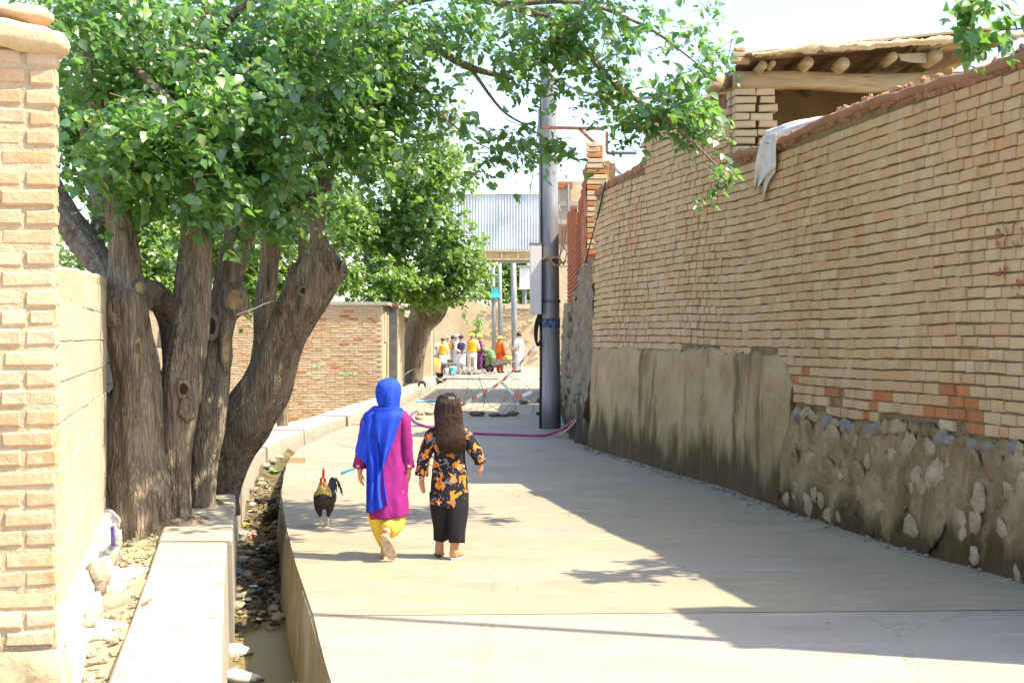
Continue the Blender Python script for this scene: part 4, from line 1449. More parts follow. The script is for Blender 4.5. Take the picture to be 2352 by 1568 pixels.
# ------------------------------------------------------------------ footbridge with corrugated side
BY = 52.0
br = thing('footbridge', 'covered footbridge over the lane with pale corrugated metal siding on a tan beam', 'bridge', (0, BY, 4))
xa, xb = P(985, 0, BY).x, P(1320, 0, BY).x
zb0, zb1 = P(0, 597, BY).z, P(0, 575, BY).z
mb = MB()
mb.box((xa, BY, zb0 + .02), (xb, BY + .03, zb1 - .02))
mb.box((xa, BY - .09, zb1 - .05), (xb, BY + .12, zb1))
mb.box((xa, BY - .09, zb0), (xb, BY + .12, zb0 + .05))
for i in range(9):
    x = lerp(xa, xb, (i + .5) / 9)
    mb.box((x - .03, BY - .07, zb0 + .05), (x + .03, BY - .005, zb1 - .05))
MAT['tan_paint'] = plain('tan_paint', (0.50, 0.38, 0.21), .6, .15, 4)
mb.build('beam', MAT['tan_paint'], br)
MB().box((xa, BY + .13, zb0 - .02), (xb, BY + 1.9, zb0 + .08)).build('deck', MAT['dark_steel'], br)
MAT['tin'] = plain('galvanised_sheet', (0.62, 0.68, 0.74), .5, .1, 1.2, 0.05, 30, .15, coord='pos')
zt0, zt1 = zb1 + .01, P(0, 446, BY).z
pitch = 0.105
nsh = int((xb - xa) / 0.84)
for s in range(nsh):
    V, Fc = [], []
    n = 48
    for i in range(n + 1):
        x = xa + s * 0.84 + 0.85 * i / n
        o = 0.03 * math.sin(2 * math.pi * x / pitch) - 0.012 * (s % 2)
        V += [(x, BY - .05 + o, zt0), (x, BY - .05 + o, zt1 + .04 * math.sin(s * 1.7))]
    for i in range(n):
        Fc.append((2 * i, 2 * i + 2, 2 * i + 3, 2 * i + 1))
    obj('corrugated_sheet', V, Fc, MAT['tin'], br, smooth=True)
V = [(xa, BY + 1.9, zt0), (xb, BY + 1.9, zt0), (xb, BY + 1.9, zt1), (xa, BY + 1.9, zt1)]
obj('back_sheet', V, [(0, 1, 2, 3)], MAT['tin'], br)
MB().box((xa - .1, BY - .12, zt1 - .02), (xb, BY + 2.0, zt1 + .02)).build('roof_sheet', MAT['tin'], br)
MB().box((xa - .3, BY - .1, -.6), (xa + .1, BY + 1.9, zb0 - .02)).build('abutment', MAT['cream_plaster'], br)

# ------------------------------------------------------------------ right side beyond the brick wall
# broken rubble plinth wall
rb = thing('rubble_wall', 'crumbling grey rubble and mud wall just past the end of the tan brick wall', 'wall', (1.1, 27, 0))
def rbx(y): return interp([(20.6, 1.24), (21.4, 1.10), (22.5, 1.04), (26, 1.10), (34, 1.26)], y)
def rbt(y): return interp([(20.7, 2.75), (22.0, 2.65), (23.0, 2.38), (24.4, 2.1), (27, 2.2), (34, 2.4)], y)
V, Fc = [], []
ny, nz = 110, 26
for j in range(ny + 1):
    y = lerp(20.72, 33.5, j / ny)
    for k in range(nz + 1):
        z = rbt(y) * k / nz
        o = 0.10 * fb((y * 1.9, z * 1.9, 9), 1, 4) + 0.05 * fb((y * 6, z * 6, 1), 1, 3) + 0.12 * (1 - k / nz)
        V.append((rbx(y) - o, y, z + .08 * (k / nz) * fb((y * 3, 1, 0))))
    V.append((rbx(y) + .5, y, rbt(y)))
w = nz + 2
for j in range(ny):
    for k in range(nz + 1):
        Fc.append((j * w + k, j * w + k + 1, (j + 1) * w + k + 1, (j + 1) * w + k))
Fc += [tuple(range(w))]
obj('rubble_face', V, Fc, MAT['grey_rubble'], rb, smooth=True)
for i in range(26):
    y, z = random.uniform(21, 27), random.uniform(.1, 2.0)
    stone('stone', random.choice((MAT['grey_stone'], MAT['grey_rubble'], MAT['grey_rubble'])), (rbx(y) - .03 - .1 * (1 - z / 2.4), y, z), (.05, random.uniform(.08, .16), random.uniform(.06, .11)), 0, rb)
# red brick house side with its tall broken pier
rh = thing('brick_house', 'red brick house end with a tall broken pier rising over the tan wall', 'house', (1.4, 25, 0))
zp = P(0, 322, 21.9).z
MB().box((1.17, 21.95, 2.0), (1.49, 23.0, zp - .32), .01).box((1.20, 21.965, zp - .319), (1.40, 22.5, zp - .06), .01).build('pier_core', MAT['red_plaster'], rh)
rf_ = BrickFace(rh, MAT['red_brick'], 300, dims=(0.225, .05, .07), cham=.006)
pb_ = MAT['pier_brick']
k = 0
z = 2.9
while z < zp - .03:
    wd = interp([(2.9, .33), (4.0, .32), (4.3, .27), (zp, .16)], z)
    lit = z < zp - .34
    rf_.add((1.34 - (0.36 - wd) * .6, 21.955, z), (1, 0, 0), (0, -1, 0), wd / .225, .95, random.uniform(-.02, .02), MAT['far_brick'] if k % 3 else MAT['orange_brick'], sy=1.0)
    z += .083; k += 1
# side facing the lane, stepped down away from us
for k in range(52):
    z = 1.95 + k * .082
    y = 22.02 + (.11 if k % 2 else 0)
    while y < 30:
        top = interp([(21.9, zp - .3), (23.0, zp - .5), (23.6, 4.0), (24.5, 4.0), (25.5, 3.55), (26.4, 4.05), (30, 4.2)], y)
        if z < top:
            rf_.add((1.195 + .003 * (y - 22), y + .11, z), (0, 1, 0), (-1, 0, 0), .965, .93, random.uniform(-.01, .01))
        y += .23
rf_.finish()
V = []
yk = [21.98, 23.0, 23.6, 24.5, 25.5, 26.4, 30]
for y in yk:
    t = interp([(21.9, zp - .33), (23.0, zp - .54), (23.6, 3.95), (24.5, 3.95), (25.5, 3.5), (26.4, 4.0), (30, 4.15)], y)
    V += [(1.19 + .003 * (y - 22), y, 1.9), (1.19 + .003 * (y - 22), y, t), (1.6, y, t), (1.6, y, 1.9)]
obj('wall_core', V, [(4 * j + k, 4 * j + (k + 1) % 4, 4 * j + 4 + (k + 1) % 4, 4 * j + 4 + k) for j in range(6) for k in range(4)] + [(3, 2, 1, 0)], MAT['mortar'], rh)
mb = MB()
mb.grid(lambda u, v: (1.15 - .02 * fb((u * 6, v * 6, 0)), 22.0 + u * 1.35, 2.25 + v * (1.75 - .55 * u) + .04 * fb((u * 9, 3, 3))), 16, 20)
mb.build('pink_plaster', MAT['red_plaster'], rh, smooth=True)
# house further on
hy = 33.8
hs = thing('plaster_house', 'cream plastered two-storey house with a red edge beam, seen past the dark pole', 'house', (3, 36, 0))
x0 = P(1283, 0, hy).x
zt = P(0, 415, hy).z
MB().box((x0, hy, 0), (6, hy + 9, P(0, 560, hy).z), 0).build('ground_floor', MAT['cream_plaster'], hs)
MB().box((x0 - .02, hy - .03, P(0, 560, hy).z + .002), (6, hy + 9, P(0, 515, hy).z)).build('shade_band', MAT['dark_wood'], hs)  # solid dark band standing in for the shaded balcony underside
mb = MB()
for i in range(8):
    mb.box((x0 + i * .16, hy - .12, P(0, 548, hy).z), (x0 + .07 + i * .16, hy - .032, P(0, 520, hy).z), .01)
mb.build('joist_ends', MAT['wood'], hs) if False else None
MB().box((x0, hy, P(0, 515, hy).z + .002), (6, hy + 9, zt)).build('upper_floor', MAT['pale_plaster'], hs)
MB().box((x0 - .08, hy - .12, P(0, 432, hy).z), (x0 + .33, hy + 2, P(0, 420, hy).z)).build('edge_beam', MAT['red_brick'], hs)
MB().box((x0 - .03, hy - .06, P(0, 474, hy).z), (6, hy - .002, P(0, 462, hy).z)).build('string_course', MAT['grey_block'], hs)
MB().box((x0 + .28, hy - .05, P(0, 462, hy).z), (x0 + .8, hy - .003, P(0, 437, hy).z)).build('plaster_panel', MAT['cream_plaster'], hs)
pxp = P(1305, 0, hy - .2).x
MB().tube([(pxp, hy - .15, P(0, 530, hy).z), (pxp, hy - .15, P(0, 425, hy).z)], .035, n=8).build('drain_pipe', MAT['steel'], hs)
mb = MB()
for i in range(12):
    y = hy + .4 + i * .55
    mb.box((x0 - .012, y, .3), (x0 + .02, y + .25, 3.2 + .5 * math.sin(i)), .01)
tag(mb.build('stone_patches', MAT['grey_rubble'], hs), kind='stuff')

# rusty angle-iron bracket fixed on the red pier
bk = thing('metal_bracket', 'rusty angle-iron bracket frame fixed above the red brick pier', 'bracket', (1.2, 22.3, 4.2))
by_ = 22.3
A = lambda px, py: P(px, py, by_)
for a, b, m in (((1246, 293), (1394, 296), 'rust'), ((1394, 296), (1394, 352), 'rust'), ((1330, 296), (1376, 338), 'rust'), ((1394, 352), (1462, 352), 'dark_steel'), ((1394, 370), (1428, 402), 'steel')):
    MB().bar(A(*a), A(*b), .045, .045).build('angle_bar', MAT[m], bk)

# ------------------------------------------------------------------ street pole with its cabinet
pb0 = G(1265, 983)
PYY2 = pb0.y
pole = thing('street_pole', 'big grey steel pole standing at the right of the lane, dark below and bright above', 'pole', (pb0.x, PYY2, 0))
q = smooth_path([(pb0.x, PYY2, 0, .178), (P(1262, 0, PYY2).x, PYY2, 4.2, .150), (P(1259, 0, PYY2).x, PYY2, 6.3, .135)], 8)
MB().tube([Vector(a[:3]) for a in q], [a[3] for a in q], n=28, side=(1, 0, 0)).build('shaft', MAT['steel'], pole, smooth=True)
def ring(z, r, h, name, mat):
    MB().tube([(pb0.x - .003 * z, PYY2, z - h / 2), (pb0.x - .003 * z, PYY2, z + h / 2)], r, n=28).build(name, mat, pole, smooth=False)
def zz(py): return P(0, py, PYY2).z
ring(zz(692), .178, .05, 'clamp', MAT['dark_steel'])
ring(zz(762), .171, .02, 'weld_band', MAT['steel'])
ring(zz(742), .1695, .17, 'blue_paint_band', plain('rubbed_blue_paint', (.07, .13, .24), .6, .5, 14))
ring(zz(598), .172, .03, 'strap', MAT['dark_steel'])
MB().tube([(pb0.x - .178, PYY2 - .05, 0), (pb0.x - .172, PYY2 - .06, 1.2), (pb0.x - .178, PYY2 - .06, 2.4), (pb0.x - .17, PYY2 - .05, 4), (pb0.x - .165, PYY2, 6.0)], .026, n=8).build('conduit', MAT['black'], pole, smooth=True)
MB().tube([P(1238, 250, PYY2 - .05), P(1242, 600, PYY2 - .1)], .018, n=6).build('riser_pipe', MAT['steel'], pole, smooth=True)
a, b = P(1217, 722, PYY2 - .1), P(1243.5, 562, PYY2 - .1)
cb = thing('electric_cabinet', 'long white electric cabinet mounted on the street pole', 'cabinet', ((a.x + b.x) / 2, PYY2 - .1, a.z))
bw = MB().box((a.x, PYY2 - .25, a.z), (b.x, PYY2 + .02, b.z))
bw.build('housing', MAT['white_paint'], cb)
MB().box((a.x + .012, PYY2 - .264, a.z + .02), (b.x - .012, PYY2 - .252, b.z - .02)).build('door', MAT['white_paint'], cb)
MB().box((a.x - .02, PYY2 - .18, zz(690)), (a.x - .001, PYY2 - .12, zz(682))).build('latch', MAT['black'], cb)
MB().box((a.x - .015, PYY2 - .27, b.z), (b.x + .01, PYY2 + .03, b.z + .02)).build('rain_cap', MAT['steel'], cb)
cl = thing('cable_bundle', 'loops of black cable hanging below the white cabinet on the pole', 'cable', (a.x + .1, PYY2 - .2, zz(780)))
for i in range(4):
    dx = .02 * i
    MB().tube([Vector(v) for v in smooth_path([tuple(P(1236 + i * 2, 722, PYY2 - .2)), tuple(P(1229 + i * 2, 745 + 4 * i, PYY2 - .24)), tuple(P(1228 + 2 * i, 775 + 3 * i, PYY2 - .22)), tuple(P(1236, 795 - 2 * i, PYY2 - .2)),
              tuple(P(1243, 770, PYY2 - .2)), tuple(P(1241 - i, 735, PYY2 - .2))], 5)], .011, n=6).build('cable', MAT['black'], cl, smooth=True)
ww = thing('wire_wrap', 'tangle of frayed tan and grey wires tied round the pole and the red house', 'wire', (P(1280, 600, PYY2).x, PYY2, zz(600)))
MAT['tan_wire'] = plain('tan_wire', (.42, .28, .15), .6)
for i, pts in enumerate(([(1246, 597), (1256, 590), (1268, 602), (1280, 612), (1290, 600)], [(1264, 596), (1280, 590), (1292, 604), (1300, 598)], [(1284, 470), (1292, 540), (1284, 600), (1292, 616)],
                         [(1300, 520), (1296, 560), (1286, 590), (1296, 610)], [(1288, 560), (1302, 580), (1294, 610), (1312, 612)])):
    MB().tube([Vector(v) for v in smooth_path([tuple(P(x, y, PYY2 - .22)) for x, y in pts], 4)], .018 if i < 2 else .008, n=6).build('wire', MAT['tan_wire'] if i < 2 else MAT['steel'], ww, smooth=True)
wr = MB().tube([Vector(v) for v in smooth_path([tuple(P(1391, 418, 19.8)), tuple(P(1372, 500, 20.5)), tuple(P(1353, 570, 21.5)), tuple(P(1322, 690, 22.5))], 6)], .012, n=6)
tag(wr.build('sagging_wire', MAT['black'], smooth=True), 'thin dark wire hanging down across the red brick house from the tan wall', 'wire')
cb2 = MB()
pa, pb2 = P(1300, 196, 20), P(1690, 160, 15.4)
cb2.tube([pa.lerp(pb2, t / 10) - Vector((0, 0, .25 * 4 * (t / 10) * (1 - t / 10))) for t in range(11)], .02, n=6, side=(0, 0, 1))
tag(cb2.build('overhead_cable', MAT['steel'], smooth=True), 'grey overhead cable running behind the leaves to the timber shed roof', 'cable')
tc = MB().tube([P(1240, 250, PYY2 - .02).lerp(P(1215, 445, 51), t / 8) - Vector((0, 0, .3 * 4 * (t / 8) * (1 - t / 8))) for t in range(9)], .014, n=5, side=(0, 0, 1))
tag(tc.build('service_wire', MAT['dark_steel'], smooth=True), 'thin wire dropping from the pole top towards the corrugated footbridge', 'wire')

MAT['brown_plaster'] = earth_mat('brown_mud_plaster', (0.20, 0.135, 0.07), (0.27, 0.19, 0.105), (0.32, 0.235, 0.135), 2.0, 0.5, 0.02)
# ------------------------------------------------------------------ timber shed behind the right wall
sh = thing('timber_shed', 'open shed of pale round timbers with a mud roof rising behind the right wall', 'shed', (3.5, 16, 0))
sy = 15.05
xl = P(1692, 0, sy).x
pz0, pz1 = 3.45, P(0, 200, sy).z
pier = BrickFace(sh, MAT['pier_brick'], 60, dims=(.22, .21, .072), cham=.008, jit=.006)
for k in range(9):
    z = pz1 - .045 - k * .088
    xs = (0.0, .225) if k % 2 == 0 else (-.0, .26)
    L = (.22, .20) if k % 2 == 0 else ((.235, .16) if k % 4 == 1 else (.16, .235))
    x = xl - .02
    for l in L:
        pier.add((x + l / 2, sy + .2, z + random.uniform(-.006, .006)), (1, 0, 0), (0, -1, 0), l / .225, random.uniform(.93, 1.08), random.uniform(-.03, .03))
        x += l + (.035 if k in (1, 2, 4, 6) else .006)
    for r in range(6):
        pier.add((xl + .16, sy + .32 + r * .235, z), (0, 1, 0), (-1, 0, 0), 1.0, random.uniform(.93, 1.05), random.uniform(-.02, .02))
pier.finish()
# main timber beam, roughly squared, laid from the pier to the right
bz = (P(0, 165, sy).z + P(0, 203, sy).z) / 2
q = smooth_path([(xl - .02, sy + .05, bz + .0, .095), (xl + .7, sy + .05, bz + .005, .092), (xl + 1.4, sy + .1, bz - .02, .098), (xl + 2.2, sy + .15, bz + .01, .095), (xl + 3.4, sy + .2, bz + .05, .09)], 7)
MB().tube([Vector(a[:3]) for a in q], [a[3] for a in q], None, 16, (0, 0, 1), True,
          lambda t, a, p: (1.0 / max(abs(math.cos(a)) ** 6 + abs(math.sin(a)) ** 6, 1e-6) ** (1 / 6)) * (1 + .04 * fb((p.x * 3, a, 1)))).build('timber_beam', MAT['wood'], sh, smooth=True)
# rafters with round ends, coming out towards us
for px, py, r in ((1752, 150, .048), (1775, 146, .032), (1856, 143, .060), (1937, 146, .068), (2052, 130, .050), (2150, 128, .072)):
    p = P(px, py, sy - .28)
    b = MB()
    yb = sy + 3.2
    b.tube([p, p + Vector((.02, .6, .01)), p + Vector((.03, 2.0, .05))], [r, r * 1.02, r], n=16, side=(1, 0, 0))
    b.build('rafter', MAT['wood'], sh, smooth=True)
# broken plank hanging under the eave
pl = [P(2063, 124, sy - .2), P(2128, 122, sy - .2), P(2128, 145, sy - .2), P(2098, 144, sy - .2), P(2070, 139, sy - .2)]
obj('eave_board', pl + [v + Vector((0, .02, 0)) for v in pl], [(0, 1, 2, 3, 4), (9, 8, 7, 6, 5)] + [(i, (i + 1) % 5, 5 + (i + 1) % 5, 5 + i) for i in range(5)], MAT['pale_plaster'], sh)
# boards laid on the rafters and the mud roof
for i in range(5):
    y0 = sy - .38 + i * .5
    zb = P(0, 128, sy).z + .03 + i * .006
    xa_, xb_ = P(1745, 0, sy).x - .2, P(2260, 0, sy).x
    MB().obox(((xa_ + xb_) / 2, y0 + .24, zb + .05), ((xb_ - xa_) / 2, 0, .13), (0, .24, 0), (0, 0, .012)).build('roof_board', MAT['dark_wood'] if i else MAT['wood'], sh)
mb = MB()
def roof(u, v):
    x = lerp(P(1712, 0, sy).x, P(2330, 0, sy).x, u)
    zt_ = P(0, interp([(1700, 141), (1745, 138), (1790, 124), (1850, 116), (2100, 104), (2250, 97), (2330, 90)], CX + x / sy * F), sy).z
    zl = P(0, interp([(1700, 148), (2250, 112), (2330, 106)], CX + x / sy * F), sy).z
    t = min(1, v * 4)
    return (x, sy - .40 + 3.2 * max(0, (v - .2) / .8) - .03 * math.sin(t * 3.14), lerp(zl, zt_, t) + .03 * fb((x * 4, v * 9, 2)) + .02 * fb((x * 14, v * 20, 5)) + (.08 * v if v > .25 else 0))
mb.grid(roof, 150, 30)
mb.build('mud_roof', MAT['cream_plaster'], sh, smooth=True)
MB().box((xl + .5, sy + 1.75, 0), (5.32, sy + 1.9, P(0, 140, sy).z + .12)).build('back_wall', MAT['brown_plaster'], sh)
MB().box((5.33, sy - .35, 0), (5.5, sy + 3.0, P(0, 112, sy).z - .02)).build('sun_block_wall', MAT['brown_plaster'], sh)  # unseen wall added to keep sunlight out of the shed
MB().box((xl + .52, sy + 1.66, 3.86), (5.3, sy + 1.74, 3.98)).build('lintel', MAT['dark_wood'], sh)
MB().tube([P(1634, 203, 15.4), P(1660, 190, 15.6), P(1700, 172, 16.2)], [.085, .09, .09], n=14, side=(0, 0, 1)).build('side_log', MAT['wood'], sh, smooth=True)
bp = BrickFace(sh, MAT['pier_brick'], 20, dims=(.15, .14, .07), cham=.012, jit=.008)
for px, py, s in ((1697, 142, 1.2), (1693, 130, .9), (1702, 132, .7), (1697, 119, .75)):
    bp.add(P(px, py, sy - .05), (1, 0, 0), (0, -1, 0), s, .85, random.uniform(-.08, .08))
for px, py, s in ((2158, 98, 2.6), (2205, 100, 2.4)):
    bp.add(P(px, py, sy - .1) + Vector((0, .2, 0)), (1, 0, 0), (0, -1, 0), s, 1.1, .06)
bp.finish()
# dry shrub on the roof
simple_tree('grey dry weed tuft growing on the mud roof of the shed', (P(1995, 108, 16.5).x, 16.5, 5.0), [[(1994, 112, 16.5, 1.2), (1996, 98, 16.5, .8)]], [(1990, 98, 16.5, 22, 9, .15, 26)], 'cheap', .022, 6, .07, 'dry_shrub')
for o in list(C.objects):
    if o.name.startswith('dry_shrub'):
        for c in o.children:
            if c.name.startswith('foliage'):
                c.data.materials.clear(); c.data.materials.append(plain('dry_stalks', (.42, .38, .32), .9))

# ------------------------------------------------------------------ people and the rooster
MAT['skin'] = NT('skin', 0.55, 0.35).col((0.50, 0.26, 0.15)).m
MAT['skin_dark'] = NT('tanned_skin', 0.55, 0.35).col((0.36, 0.18, 0.10)).m
for nm, c in (('white_cloth', (.70, .69, .70)), ('cream_cloth', (.66, .60, .50)), ('orange_vest', (.80, .20, .02)), ('amber_vest', (.85, .38, .03)), ('yellow_vest', (.85, .62, .06)),
              ('tan_cloth', (.44, .33, .21)), ('grey_cloth', (.30, .28, .26)), ('black_cloth', (.025, .025, .03)), ('purple_cloth', (.14, .04, .14)), ('rust_cloth', (.52, .21, .10)),
              ('red_orange', (.72, .10, .02)), ('green_cloth', (.16, .24, .11)), ('pale_blue', (.45, .60, .64)), ('navy_cloth', (.05, .05, .10)), ('hat_yellow', (.72, .68, .06)),
              ('scarf_blue', (.022, .075, .66)), ('magenta_cloth', (.29, .022, .19)), ('yellow_cloth', (.78, .56, .09)), ('trouser_black', (.018, .019, .024))):
    MAT[nm] = cloth_mat(nm, c)
MAT['hair'] = plain('dark_hair', (.016, .010, .007), .45, .5, 30, .3, 80)


def floral():
    m = NT('floral_cloth', .8, .2)
    p = m.pos(1, 'obj')
    w = m.n('ShaderNodeMix', data_type='VECTOR')
    base = (.016, .016, .022)
    n1 = m.noise(p, 17, 2, .5, .5)
    c = m.mix(m.ramp(n1, [(.565, 0), (.585, 1)]), base, (.72, .25, .04))
    n4 = m.noise(p, 40, 3)
    c = m.mix(m.math('MULTIPLY', m.ramp(n1, [(.62, 0), (.66, 1)]), m.ramp(n4, [(.5, 0), (.55, 1)])), c, (.36, .09, .02))
    n3 = m.noise(m.pos((1.3, 1, 1), 'obj'), 24, 1, .4, 1.2)
    c = m.mix(m.ramp(n3, [(.345, 1), (.36, 0)]), c, (.16, .15, .19))
    v = m.voro(p, 23, 'SMOOTH_F1')
    n5 = m.noise(p, 9, 2)
    pet = m.math('MULTIPLY', m.ramp(v, [(.13, 1), (.17, 0)]), m.ramp(n5, [(.54, 0), (.57, 1)]))
    c = m.mix(pet, c, (.75, .70, .64))
    m.col(c)
    m.bump(m.noise(p, 22, 4), .3, .008)
    return m.m


MAT['floral'] = floral()


def skin_mesh(name, verts, rad, edges, mat, parent, sub=1):
    me = bpy.data.meshes.new(name)
    me.from_pydata(verts, edges, [])
    ob = bpy.data.objects.new('tmp', me)
    C.objects.link(ob)
    ob.modifiers.new('skin', 'SKIN').use_smooth_shade = True
    for i, r in enumerate(rad):
        d = me.skin_vertices[0].data[i]
        d.radius = (r, r)
        d.use_root = i == 0
    s = ob.modifiers.new('sub', 'SUBSURF')
    s.levels = sub
    dg = bpy.context.evaluated_depsgraph_get()
    nm = bpy.data.meshes.new_from_object(ob.evaluated_get(dg))
    bpy.data.objects.remove(ob)
    nm.name = name
    nm.materials.clear()
    return put(name, nm, mat, parent)


def remesh(name, mb, mat, parent, voxel=0.005, smooth_it=2):
    """several overlapping shapes melted into one continuous surface"""
    me = bpy.data.meshes.new(name)
    me.from_pydata(mb.V, [], mb.F)
    ob = bpy.data.objects.new('tmp', me)
    C.objects.link(ob)
    r = ob.modifiers.new('r', 'REMESH')
    r.mode = 'VOXEL'
    r.voxel_size = voxel
    r.use_smooth_shade = True
    if smooth_it:
        s = ob.modifiers.new('s', 'SMOOTH')
        s.iterations = smooth_it
        s.factor = .5
    dg = bpy.context.evaluated_depsgraph_get()
    nm = bpy.data.meshes.new_from_object(ob.evaluated_get(dg))
    bpy.data.objects.remove(ob)
    nm.name = name
    nm.materials.clear()
    return put(name, nm, mat, parent)


VV = Vector


def loft(pts, n=20, k=5, fold=None, side=(1, 0, 0), cap=True):
    """pts: (x, y, z, rx, ry)"""
    q = smooth_path(pts, k)
    mb = MB()
    mb.tube([VV(a[:3]) for a in q], [max(.002, a[3]) for a in q], [max(.002, a[4]) for a in q], n, side, cap, fold)
    return mb


def hand(mb, wrist, d, out, s=.12, side=1, curl=.5):
    """palm, four unequal bent fingers and a thumb; d points to the fingertips, out is the back of the hand"""
    d, out = VV(d).normalized(), VV(out)
    out = (out - d * out.dot(d)).normalized()
    u = d.cross(out).normalized() * side            # towards the thumb
    w = VV(wrist)
    mb.tube([w - d * .02, w + d * .15 * s, w + d * .34 * s, w + d * .52 * s], [.16 * s, .20 * s, .25 * s, .23 * s], [.13 * s, .12 * s, .11 * s, .09 * s], 12, u)
    for i, (o, L) in enumerate(((.17, .42), (.06, .47), (-.06, .44), (-.16, .34))):
        b = w + d * .48 * s + u * o * s
        L *= s
        pts = [b - d * .06 * s]
        dirn = d.copy()
        p = b
        pts.append(p)
        for seg in range(3):
            a = curl * (.35 + .25 * seg)
            dirn = (dirn - out * a).normalized()
            p = p + dirn * L * (.42, .32, .26)[seg]
            pts.append(p)
        r = .062 * s
        mb.tube(pts, [r, r, r * .95, r * .85, r * .6], None, 8, u)
    b = w + d * .16 * s + u * .15 * s
    t1 = b + (u * .75 + d * .8 - out * .2).normalized() * .24 * s
    t2 = t1 + (u * .15 + d * 1 - out * .45).normalized() * .20 * s
    mb.tube([b - u * .06 * s, b, t1, t2], [.07 * s, .085 * s, .07 * s, .05 * s], None, 8, out)


def face(mb, c, r, fwd=1):
    """head with brow, nose, mouth, chin and ears, looking along +y"""
    c = VV(c)
    mb.ell(c, r, 20, 14)
    mb.ell(c + VV((0, .18 * r[1], -.55 * r[2])), (r[0] * .72, r[1] * .74, r[2] * .58), 16, 10)
    mb.ell(c + VV((0, r[1] * .98, -.12 * r[2])), (r[0] * .15, r[1] * .22, r[2] * .22), 10, 8)
    mb.ell(c + VV((0, r[1] * .86, -.50 * r[2])), (r[0] * .30, r[1] * .12, r[2] * .08), 10, 8)
    mb.ell(c + VV((0, r[1] * .74, -.92 * r[2])), (r[0] * .30, r[1] * .18, r[2] * .16), 10, 8)
    for s in (-1, 1):
        mb.ell(c + VV((s * r[0] * 1.0, -.02 * r[1], -.12 * r[2])), (r[0] * .12, r[1] * .20, r[2] * .28), 10, 8)
        mb.ell(c + VV((s * r[0] * .40, r[1] * .86, .16 * r[2])), (r[0] * .26, r[1] * .10, r[2] * .07), 8, 6)


def panel(rows, depth, nu=28, nv=40):
    """cloth sheet between left and right edge lines given as (x, z) lists; depth(x, z, u, v) -> y"""
    L = smooth_path([r[0] for r in rows], 8)
    R = smooth_path([r[1] for r in rows], 8)
    def fn(u, v):
        t = v * (len(L) - 1)
        i = min(int(t), len(L) - 2)
        f = t - i
        a = L[i] * (1 - f) + L[i + 1] * f
        b = R[i] * (1 - f) + R[i + 1] * f
        x, z = a * (1 - u) + b * u
        return (x, depth(x, z, u, v), z)
    return MB().grid(fn, nu, nv)


# ---- girl in the blue scarf
gp = G(885, 1283)
g1 = thing('person', 'girl walking away in a long blue headscarf, magenta dress and yellow trousers', 'person', (gp.x, gp.y, 0))
f1 = lambda zx, zy: (-.2545 + .0008625 * zx, 1.3232 - .0008625 * zy)
b = MB()
b.tube([(.013, 0, .52), (.013, 0, .66), (.012, 0, .86), (.015, 0, .98), (.02, 0, 1.04), (.025, 0, 1.10), (.023, .01, 1.15)], [.10, .11, .105, .12, .06, .036, .036], [.075, .08, .075, .07, .045, .036, .04], 18)
face(b, (.023, .008, 1.205), (.072, .088, .098))
b.tube([(-.08, 0, 1.0), (-.125, 0, .985), (-.160, -.01, .806), (-.186, .01, .633)], [.04, .044, .034, .022], None, 12, (0, 1, 0))
b.tube([(.09, 0, 1.01), (.130, 0, .995), (.155, -.005, .823), (.167, .015, .632)], [.04, .044, .034, .022], None, 12, (0, 1, 0))
hand(b, (-.186, .012, .635), (.05, .1, -1), (-.9, -.4, 0), .125, -1, .55)
hand(b, (.167, .017, .635), (-.06, .15, -1), (.9, -.4, 0), .125, 1, .6)
b.tube([(-.05, 0, .56), (-.052, .04, .30), (-.006, .05, .09), (-.004, .03, .045)], [.075, .052, .030, .034], None, 14)
b.tube([(-.004, .0, .035), (-.004, .05, .045), (-.006, .12, .032), (-.008, .185, .022)], [.030, .034, .036, .024], [.028, .034, .024, .014], 12)
b.tube([(.06, 0, .56), (.075, .05, .31), (.03, -.12, .225), (.012, -.165, .205)], [.075, .052, .032, .034], None, 14)
b.tube([(.004, -.175, .205), (.016, -.165, .175), (.045, -.135, .10), (.070, -.105, .035)], [.028, .034, .036, .024], [.028, .032, .024, .014], 12)
remesh('body', b, MAT['skin'], g1, .0045)
# trousers
tr = loft([(-.05, 0, .50, .09, .09), (-.052, .02, .34, .082, .082), (-.040, .035, .22, .065, .065), (-.016, .045, .125, .046, .046), (-.010, .048, .088, .036, .036)], 20, 5,
          lambda t, a, p: 1 + .10 * t * noise.noise(VV((math.cos(a) * 2, math.sin(a) * 2, p.z * 16))))
q = loft([(.06, 0, .50, .09, .09), (.068, .02, .36, .088, .088), (.062, -.02, .275, .085, .08), (.045, -.08, .235, .075, .07), (.026, -.125, .215, .055, .055)], 20, 5,
         lambda t, a, p: 1 + .14 * t * noise.noise(VV((math.cos(a) * 2, math.sin(a) * 2, p.z * 22))))
tr.add(q.V, q.F)
tr.build('trousers', MAT['yellow_cloth'], g1, False, True)
